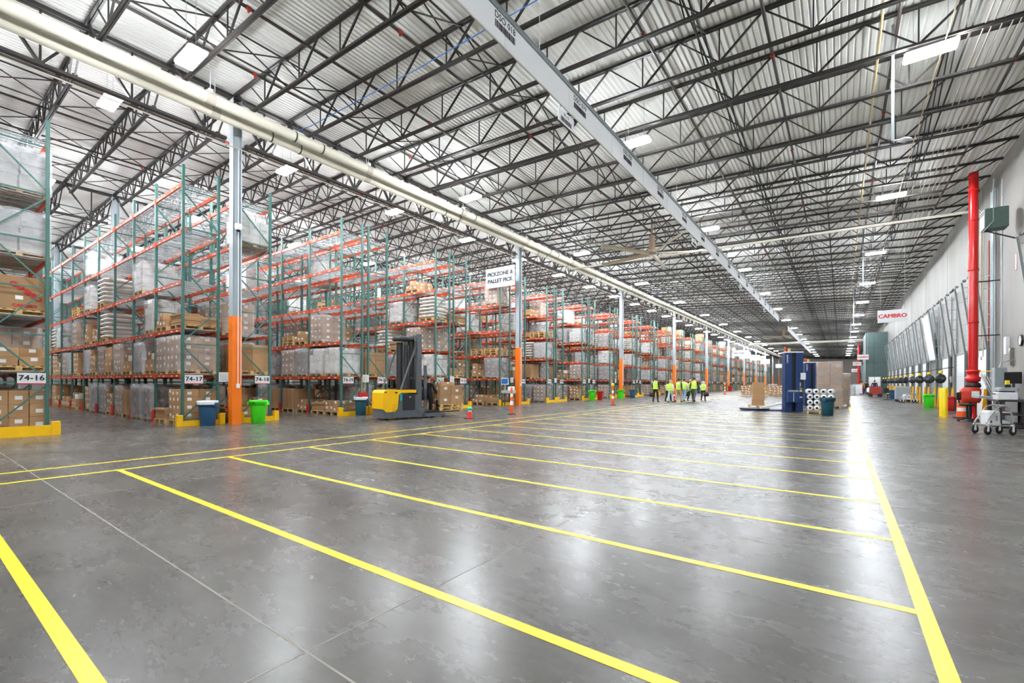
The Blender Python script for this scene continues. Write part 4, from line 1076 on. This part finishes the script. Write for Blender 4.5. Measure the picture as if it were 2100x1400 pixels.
sh = MB().tube([(XW - .42, -DW - .2, 6.22), (XW - .42, DW + .2, 6.22)], .022, 'galv', 8)
for s in (-1, 1): sh.lathe([(.065, -.04), (.065, .04)], 'galv_dark', (XW - .42, s * (DW + .02), 6.22), 14, axis='Y')
sh.tube([(XW - .42, -.5, 6.22), (XW - .42, .3, 6.22)], .06, 'lamp_black', 10); SHF = sh.mesh('spring_shaft')
dg_ = MB()
for s in (-1, 1): dg_.prism([(XW - .3, 0), (XW - .14, 0), (XW - .14, 1.22), (XW - .22, 1.22)], 'Y', s * (DW + .1) - .035, s * (DW + .1) + .035, 'dock_guard')
DGD = dg_.mesh('track_guard')
for k, y in enumerate(DOORY):
    t = thing('dock_door', 'white dock door in the concrete wall, %s along from the camera%s' % (num(k + 1), ', raised open' if abs(y - OPEN) < .1 else ''), 'door', (0, y, 0), 0, 'dock doors along the wall')
    if abs(y - OPEN) < .1:
        q = MB(); a = Vector((XW - .16, 0, DH + .05)); b2 = Vector((XW - .55, 0, DH + 2.95)); n = Vector((.0, 0, 0))
        q.prism([(a.x, a.z), (a.x + .05, a.z), (b2.x + .05, b2.z), (b2.x, b2.z)], 'Y', -DW + .03, DW - .03, 'dock_door'); ob('panel', q, t)
    else: ob('panel', DPN, t)
    ob('frame', DFR, t); ob('track', TRK, t); ob('spring_shaft', SHF, t); ob('track_guard', DGD, t)
    if k % 3 == 1: ob('number_plate', MB().merge(text_mb(str(66 - k), .22, 'sign_text', .004), T(XW - .066, 0, 2.55) @ RF), t)
tr = MB()
tr.box(XW + .3, XW + 12, OPEN - 1.25, OPEN - 1.2, .0, 3.0, 'trailer_white'); tr.box(XW + .3, XW + 12, OPEN + 1.2, OPEN + 1.25, 0, 3.0, 'trailer_white')
tr.box(XW + .3, XW + 12, OPEN - 1.25, OPEN + 1.25, -.06, 0, 'trailer_white')
tag(ob('trailer', tr), 'white trailer sides seen through the one raised dock door', 'trailer')
# dock fans and signal lights between the doors
fm = MB().lathe([(.06, -.16), (.1, -.1), (.24, -.07), (.27, -.02), (.27, .06), (.25, .07), (.23, -.02), (.05, -.04)], 'lamp_black', n=20, axis='Y', cap=True).lathe([(.05, -.17), (.07, -.15), (.06, -.1)], 'galv_dark', n=10, axis='Y')
for k in range(8): fm.bar((.06 * math.cos(k * .785), -.125, .06 * math.sin(k * .785)), (.25 * math.cos(k * .785), -.085, .25 * math.sin(k * .785)), .012, .012, 'galv_dark')
fm = fm.mesh('fan_head')
fc = MB().lathe([(.09, 0), (.1, .08), (.07, .14), (.02, .16)], 'lamp_yellow', n=14).mesh('lamp_cap')
for k, y in enumerate(DOORY[2:]):
    if y > 130: break
    yy = y + 2.0
    t = thing('dock_fan', 'black dock fan with yellow lamp cap on a wall arm after the %s door' % num(k + 3), 'dock fan', (4.5, yy, 0), (.6, -.5, .2, -.9, .9)[k % 5], 'dock fans along the wall')
    ob('fan_head', fm, t, (0, 0, 1.72)); ob('lamp_cap', fc, t, (.0, 0, 2.02))
    ob('arm', MB().tube([(0, .05, 1.9), (.05, .1, 2.25), tuple(RZ(-t.rotation_euler.z) @ Vector((.35, .1, 2.32))), tuple(RZ(-t.rotation_euler.z) @ Vector((XW - 4.505, .1, 2.32)))], .022, 'lamp_black', 6), t)
    if k < 12:
        t = thing('signal_light', 'small red dock signal light on the wall beside the %s door' % num(k + 3), 'light', (XW - .08, yy + .35, 0), 0, 'red dock signal lights')
        ob('box', MB().box(-.05, .07, -.08, .08, 1.5, 1.85, 'cabinet_grey'), t); ob('lens', MB().lathe([(.055, -.07), (.05, -.05)], 'signal_red', (0, 0, 1.74), 12, axis='X'), t)
# red standpipe and its base
def standpipe(x, y, r, label):
    t = thing('standpipe', label, 'pipe', (x, y, 0), 0, 'red sprinkler risers')
    ob('riser', MB().tube([(0, 0, .75), (0, 0, 9.9)], r, 'pipe_red', 28), t)
    for z in (3.9, 6.0, 8.0, 9.2): ob('coupling', MB().lathe([(r + .002, z - .04), (r + .02, z - .03), (r + .02, z + .03), (r + .002, z + .04)], 'pipe_red', n=28, cap=False), t)
    
    b = MB().lathe([(r + .01, 2.0), (r + .07, 1.98), (r + .07, 1.9), (r + .03, 1.88), (r + .03, 1.74), (r + .09, 1.7), (r + .07, 1.55), (r, 1.5)], 'pipe_red', n=24); ob('flange', b, t)
    ob('valve_body', MB().lathe([(r, 1.5), (r + .07, 1.46), (r + .1, 1.34), (r + .02, 1.22), (r + .02, .8)], 'wrapper_black', n=20), t)
    br = MB()
    for z in (3.35, 5.5): br.bar((0, 0, z), (XW - x - .01, .1, z + .02), .04, .04, 'wrapper_black'); 
    ob('bracket', br, t)
    ob('foot', MB().lathe([(r * .8, .8), (r * .8, .05), (r * 1.3, .04), (r * 1.3, 0)], 'pipe_red', n=20), t)
    return t
standpipe(4.3, 25.55, .145, 'thick red sprinkler riser pipe standing before the dock wall')
standpipe(3.0, 118, .17, 'distant red riser pipe behind the green partition')
# grey conduits on the wall right of the riser
cw = [(XW - .07, 26.6, .03), (XW - .07, 26.3, .05), (XW - .07, 26.0, .03), (XW - .06, 25.1, .02)]
for i, (x, y, r) in enumerate(cw):
    pipe_run('wall_conduit', [(x, y, 1.2 + .1 * i), (x, y, 9.3)], r, 'galv', 'vertical grey conduit on the dock wall right of the red riser, %s of four' % num(i + 1), 'conduit', 'wall conduits by the riser')
pipe_run('wall_pipe', [(XW - .08, 26.9, 1.2), (XW - .08, 26.9, 7.4)], .022, 'fitting_red', 'thin rusty red pipe on the dock wall beside the grey conduits', 'pipe')
t = thing('heater_unit', 'dark green heater unit with white louvred end high on the dock wall', 'heater', (4.5, 23.5, -.25), 0)
ob('casing', MB().bbox(-.3, .3, -.3, .3, 7.28, 8.0, 'unit_green', .02), t)
lv = MB().box(-.325, -.3, -.28, .28, 7.3, 7.98, 'steel_white')
for k in range(2): lv.box(-.33, -.325, -.26, .26, 7.8 + .08 * k, 7.84 + .08 * k, 'camera_dark')
ob('louvre', lv, t); ob('bracket', MB().bar((-.25, 0, 7.27), (XW - 4.52, 0, 6.85), .04, .04, 'wrapper_black').bar((-.1, -.34, 9.0), (-.1, -.34, 7.5), .025, .025, 'galv').bar((-.1, -.34, 7.5), (-.4, -.5, 7.1), .025, .025, 'galv'), t)
t = thing('wall_clock', 'round white wall clock with dark rim near the right edge of the dock wall', 'clock', (XW - .03, 23.0, 0), 0)
ob('face', MB().lathe([(.17, -.015), (.16, -.02), (0, -.02)], 'label_white', (0, 0, 2.95), 24, axis='X'), t); ob('rim', MB().lathe([(.2, .028), (.2, -.02), (.165, -.03), (.165, 0)], 'camera_dark', (0, 0, 2.95), 24, axis='X', cap=False), t)
hnd = MB().box(-.024, -.021, -.008, .008, 2.95, 3.07, 'ink').box(-.024, -.021, -.0, .08, 2.943, 2.957, 'ink'); ob('hand', hnd, t)
for i, (y, z0, z1, w, m, lb) in enumerate(((24.5, 2.55, 3.2, .14, 'steel_white', 'white wall box left of the clock'), (23.95, 2.1, 2.75, .1, 'dock_frame', 'small brownish wall control box below the clock'), (23.65, 5.5, 6.1, .09, 'sign_white', 'small red-outlined notice high on the dock wall above the clock'))):
    t = thing('wall_box' if i < 2 else 'wall_notice', lb, 'wall box' if i < 2 else 'sign', (XW, y, 0), 0)
    ob('case', MB().bbox(-.1 if i < 2 else -.01, -.002, -w, w, z0, z1, m, .004), t)
    if i == 2: ob('border', MB().box(-.012, -.0105, -w, -w + .02, z0, z1, 'logo_red').box(-.012, -.0105, w - .02, w, z0, z1, 'logo_red').box(-.012, -.0105, -w, w, z0, z0 + .02, 'logo_red').box(-.012, -.0105, -w, w, z1 - .02, z1, 'logo_red'), t)
    else: ob('cover', MB().box(-.106, -.1, -w + .02, w - .02, z0 + .05, z1 - .05, m), t)

# ------------------------------------------------------------------ shipping office corner by the riser
t = thing('control_cabinet', 'tall grey electrical cabinet on a leg by the riser pipe', 'cabinet', (4.6, 23.35, 0), .1)
ob('leg', MB().box(-.12, .12, -.1, .1, 0, 1.0, 'cabinet_grey'), t); ob('case', MB().bbox(-.16, .16, -.14, .14, 1.0, 2.02, 'cabinet_grey', .012), t)
ob('shelf', MB().bbox(-.62, .2, -.3, .2, .92, 1.0, 'cabinet_grey', .01), t); ob('arm', MB().tube([(0, 0, 2.02), (.05, 0, 2.2), (.35, 0, 2.3), (.4, 0, 2.26)], .02, 'galv', 6), t)
t = thing('work_desk', 'dark work desk with shelves at the right edge of the dock', 'desk', (4.68, 22.1, 0), 0)
ob('top', MB().bbox(-.5, .33, -.8, .75, .86, .92, 'lamp_black', .01), t)
ob('shelf', MB().box(-.46, .32, -.76, .7, .42, .46, 'lamp_black'), t); ob('base', MB().box(-.48, .32, -.78, .72, .02, .12, 'lamp_black'), t)
for a in (-.44, .28):
    for b_ in (-.74, .68): ob('leg', MB().box(a - .03, a + .03, b_ - .03, b_ + .03, 0, .86, 'lamp_black'), t)
ob('back_panel', MB().box(.28, .32, -.76, .7, .12, .86, 'lamp_black'), t)
t = thing('printer', 'white label printer on the dark work desk', 'printer', (4.55, 22.35, 0), 0)
ob('body', MB().bbox(-.26, .25, -.28, .26, .92, 1.16, 'steel_white', .03), t); ob('slot', MB().box(-.285, -.28, -.22, .22, 1.08, 1.12, 'lamp_black').box(-.2, .15, -.25, .25, 1.16, 1.2, 'lamp_black'), t)
ob('lid', MB().bbox(-.2, .25, -.3, .34, 1.2, 1.32, 'cabinet_grey', .03), t)
t = thing('monitor', 'black computer monitor standing beside the printer on the desk', 'monitor', (4.8, 22.72, 0), -.9)
ob('screen', MB().bbox(-.26, .26, -.02, .02, 1.45, 1.85, 'camera_dark', .01), t); ob('stand', MB().box(-.03, .03, 0, .04, .94, 1.5, 'lamp_black').box(-.12, .12, -.08, .1, .92, .94, 'lamp_black'), t)
t = thing('scanner_cradle', 'yellow and black scanner cradle on top of the printer lid', 'scanner', (4.55, 22.15, 0), 0)
ob('cradle', MB().bbox(-.07, .07, -.08, .08, 1.32, 1.42, 'lamp_black', .01), t); ob('scanner', MB().bbox(-.05, .05, -.06, .06, 1.42, 1.56, 'lamp_yellow', .015), t)
t = thing('binder', 'magenta binder lying on the lower shelf of the dark desk', 'binder', (4.4, 22.2, 0), .1)
ob('cover', MB().bbox(-.12, .16, -.3, .25, .46, .53, 'magenta', .008), t); ob('pages', MB().box(-.11, .15, -.305, -.29, .47, .52, 'label_white'), t)
t = thing('paper_tray', 'white paper tray on the bottom shelf of the dark desk', 'tray', (4.4, 22.0, 0), 0)
ob('tray', MB().bbox(-.14, .14, -.25, .25, .12, .22, 'steel_white', .01), t)
# red service drum with notice, stool, orange barrel
t = thing('barrel', 'red plastic barrel with a white paper notice below the riser pipe', 'barrel', (4.1, 24.8, 0), 0)
ob('drum', MB().lathe([(.26, .72), (.3, .78), (.31, .9), (.29, 1.0), (.31, 1.1), (.3, 1.22), (.24, 1.3)], 'drum_red', n=24), t)
ob('notice', MB().box(-.02, .2, -.33, -.325, .92, 1.16, 'label_white'), t)
ob('stand', MB().lathe([(.05, .08), (.05, .72)], 'wrapper_black', n=12).lathe([(.26, .7), (.26, .73)], 'wrapper_black', n=20).lathe([(.24, 0), (.24, .03), (.06, .08)], 'wrapper_black', n=20), t)
t = thing('safety_barrel', 'orange and white safety barrel on a black foot behind the stool', 'traffic cone', (4.12, 26.3, 0), 0)
bm_ = MB()
for i, (a, b_) in enumerate(((.05, .3), (.3, .45), (.45, .7), (.7, .85), (.85, 1.08))): bm_.lathe([(.2 - .05 * a, a), (.2 - .05 * b_, b_)], 'cone_white' if i % 2 else 'cone_orange', n=18, cap=(i == 4))
ob('drum', bm_, t); ob('foot', MB().lathe([(.3, 0), (.3, .04), (.2, .06)], 'rubber', n=8), t)
t = thing('stool', 'black office stool with star base in front of the red barrel', 'stool', (3.9, 24.1, 0), 1.2)
ob('seat', MB().lathe([(.2, .6), (.24, .62), (.24, .67), (.2, .69)], 'wrapper_black', n=20), t); ob('backrest', MB().bbox(-.2, .2, .2, .26, .82, 1.12, 'wrapper_black', .03).bar((0, .2, .62), (0, .24, .85), .05, .03, 'wrapper_black'), t)
ob('post', MB().tube([(0, 0, .1), (0, 0, .62)], .035, 'wrapper_black', 10), t)
for k in range(5):
    a = k * 1.2566; ob('base_leg', MB().bar((0, 0, .13), (.3 * math.cos(a), .3 * math.sin(a), .07), .05, .04, 'wrapper_black').lathe([(.03, -.02), (.035, 0), (.03, .02)], 'rubber', (.3 * math.cos(a), .3 * math.sin(a), .036), 8, axis='X'), t)
t = thing('pipe_bundle', 'bundle of chrome tubes leaning beside the riser pipe', 'tubes', (4.55, 24.75, 0), 0)
for k in range(4): ob('tube', MB().tube([(-.08 + .08 * k, .55 - .06 * k, 1.85 - .06 * k), (.08 + .07 * k, -.3, .95), (.12 + .07 * k, -.4, .03)], .028, 'chrome', 8), t)
t = thing('lockout_bar', 'yellow tagged bar sticking out from the riser flange', 'bar', (4.5, 25.1, 0), 0)
ob('bar', MB().bar((-.05, .38, 1.93), (.3, -.9, 1.93), .03, .03, 'lamp_yellow').bar((.3, -.9, 1.93), (.3, -.9, 0.0), .02, .02, 'galv'), t); ob('tag', MB().box(.29, .31, -1.25, -.75, 1.87, 1.98, 'lamp_yellow'), t)
# silver walkie cart
def cart(x, y, rz, label):
    t = thing('hand_cart', label, 'cart', (x, y, 0), rz, 'chrome hand carts on the dock')
    f = MB()
    for s in (-1, 1):
        f.tube([(-.42, s * .22, .3), (-.2, s * .22, .55), (.0, s * .22, .72), (.2, s * .22, .76), (.36, s * .22, .7), (.44, s * .22, .5), (.45, s * .22, .22)], .022, 'chrome', 10)
        f.tube([(-.42, s * .22, .24), (.45, s * .22, .24)], .018, 'chrome', 8)
    f.tube([(.2, -.22, .76), (.2, .22, .76)], .02, 'chrome', 8); f.tube([(-.42, -.22, .26), (-.42, .22, .26)], .02, 'chrome', 8); ob('frame', f, t)
    ob('motor_box', MB().bbox(-.28, .12, -.17, .17, .26, .62, 'steel_white', .04), t); ob('panel', MB().box(-.05, .02, -.175, -.17, .36, .5, 'cabinet_grey').lathe([(.03, -.005), (.02, -.01)], 'lamp_black', (-.2, -.17, .34), 10, axis='Y'), t)
    for (a, b_) in ((-.38, -.24), (-.38, .24), (.45, -.24), (.45, .24)):
        w = ob('wheel', MB().lathe([(.05, -.02), (.115, -.022), (.12, 0), (.115, .022), (.05, .02)], 'rubber', (0, 0, 0), 20, axis='Y'), t, (a, b_, .12))
        ob('hub', MB().lathe([(.05, -.024), (.05, .024)], 'chrome', n=12, axis='Y'), w)
        w.location.z = .12; ob('fork', MB().box(-.03, .03, -.035, -.026, -.02, .16, 'steel_white').box(-.03, .03, .026, .035, -.02, .16, 'steel_white').box(-.04, .04, -.035, .035, .12, .14, 'steel_white'), w)
    return t
c_ = cart(3.5, 18.45, .45, 'silver tubular hand cart on black wheels, nearest on the right'); c_.scale = (.72, .9, 1.1)
cart(4.1, 45, .3, 'silver hand cart farther along the dock wall beside a grey crate')
t = thing('parts_crate', 'grey lidded crate on wheels by the farther hand cart', 'crate', (4.0, 47.5, 0), 0)
ob('tub', MB().bbox(-.45, .45, -.5, .5, .2, 1.2, 'cabinet_grey', .04), t)
for a in (-.35, .35):
    for b_ in (-.4, .4): ob('wheel', MB().lathe([(.09, -.03), (.1, 0), (.09, .03)], 'rubber', (a, b_, .1), 14, axis='Y'), t)
t = thing('chair', 'black swivel chair farther along the dock wall', 'chair', (3.3, 50.5, 0), .4)
ob('seat', MB().bbox(-.24, .24, -.24, .24, .46, .54, 'wrapper_black', .04), t); ob('backrest', MB().bbox(-.2, .2, .2, .26, .62, 1.05, 'wrapper_black', .03).bar((0, .2, .5), (0, .24, .7), .05, .03, 'wrapper_black'), t); ob('pedestal', MB().tube([(0, 0, .08), (0, 0, .46)], .04, 'wrapper_black', 8), t)
for k in range(5): a = k * 1.2566; ob('base_leg', MB().bar((0, 0, .1), (.3 * math.cos(a), .3 * math.sin(a), .05), .05, .04, 'wrapper_black').lathe([(.03, 0), (.03, .02)], 'rubber', (.3 * math.cos(a), .3 * math.sin(a), .02), 8), t)
t = thing('engine_cart', 'red wheeled machine far along the dock wall', 'cart', (3.0, 62, 0), 0)
ob('body', MB().bbox(-.5, .5, -.5, .5, .25, 1.1, 'fitting_red', .05), t); ob('tank', MB().lathe([(.2, 0), (.22, .4), (.1, .5)], 'steel_white', (-.5, 0, .5), 14), t)
for a in (-.4, .4): ob('wheel', MB().lathe([(.2, -.05), (.2, .05)], 'rubber', (a, -.5, .2), 16, axis='Y'), t); ob('wheel', MB().lathe([(.2, -.05), (.2, .05)], 'rubber', (a, .5, .2), 16, axis='Y'), t)
t = thing('pallet_jack', 'white work cart standing by the people at the far partition', 'cart', (1.75, 73, 0), 0)
ob('body', MB().bbox(-.5, .5, -.3, .3, .15, 1.35, 'steel_white', .05), t); ob('shelf', MB().box(-.55, .55, -.35, .35, 1.35, 1.4, 'cabinet_grey'), t)
for a in (-.35, .35): ob('wheel', MB().lathe([(.08, -.03), (.08, .03)], 'rubber', (a, -.25, .08), 12, axis='Y'), t); ob('wheel', MB().lathe([(.08, -.03), (.08, .03)], 'rubber', (a, .25, .08), 12, axis='Y'), t)

# mobile workstation left of the second orange column
t = thing('workstation_cart', 'grey mobile workstation cart with monitor left of the second orange column', 'cart', (-16.35, 22.05, 0), .3)
ob('top', MB().bbox(-.3, .45, -.3, .3, .78, .95, 'cabinet_grey', .02), t)
for a in (-.26, .4):
    for b_ in (-.25, .25): ob('leg', MB().box(a - .02, a + .02, b_ - .02, b_ + .02, .0, .78, 'truck_dark'), t)
ob('shelf', MB().box(-.28, .43, -.27, .27, .3, .34, 'truck_dark'), t)
ob('pole', MB().box(-.24, -.16, .1, .18, .95, 1.72, 'cabinet_grey'), t); ob('monitor', MB().bbox(-.42, .05, .02, .08, 1.3, 1.7, 'steel_white', .015).box(-.39, .02, .012, .02, 1.34, 1.66, 'blue_cable'), t)
ob('printer', MB().bbox(.08, .4, -.2, .2, .95, 1.18, 'steel_white', .02), t)
t = thing('flue_guard', 'short red bar guard between the 74-17 rack end and the nearest orange column', 'guard', (-16.95, 6.75, 0), 0)
ob('rail', MB().box(-.03, .03, -.02, .3, .44, .52, 'guard_red'), t); ob('post', MB().box(-.03, .03, .1, .16, 0, .44, 'guard_red'), t)
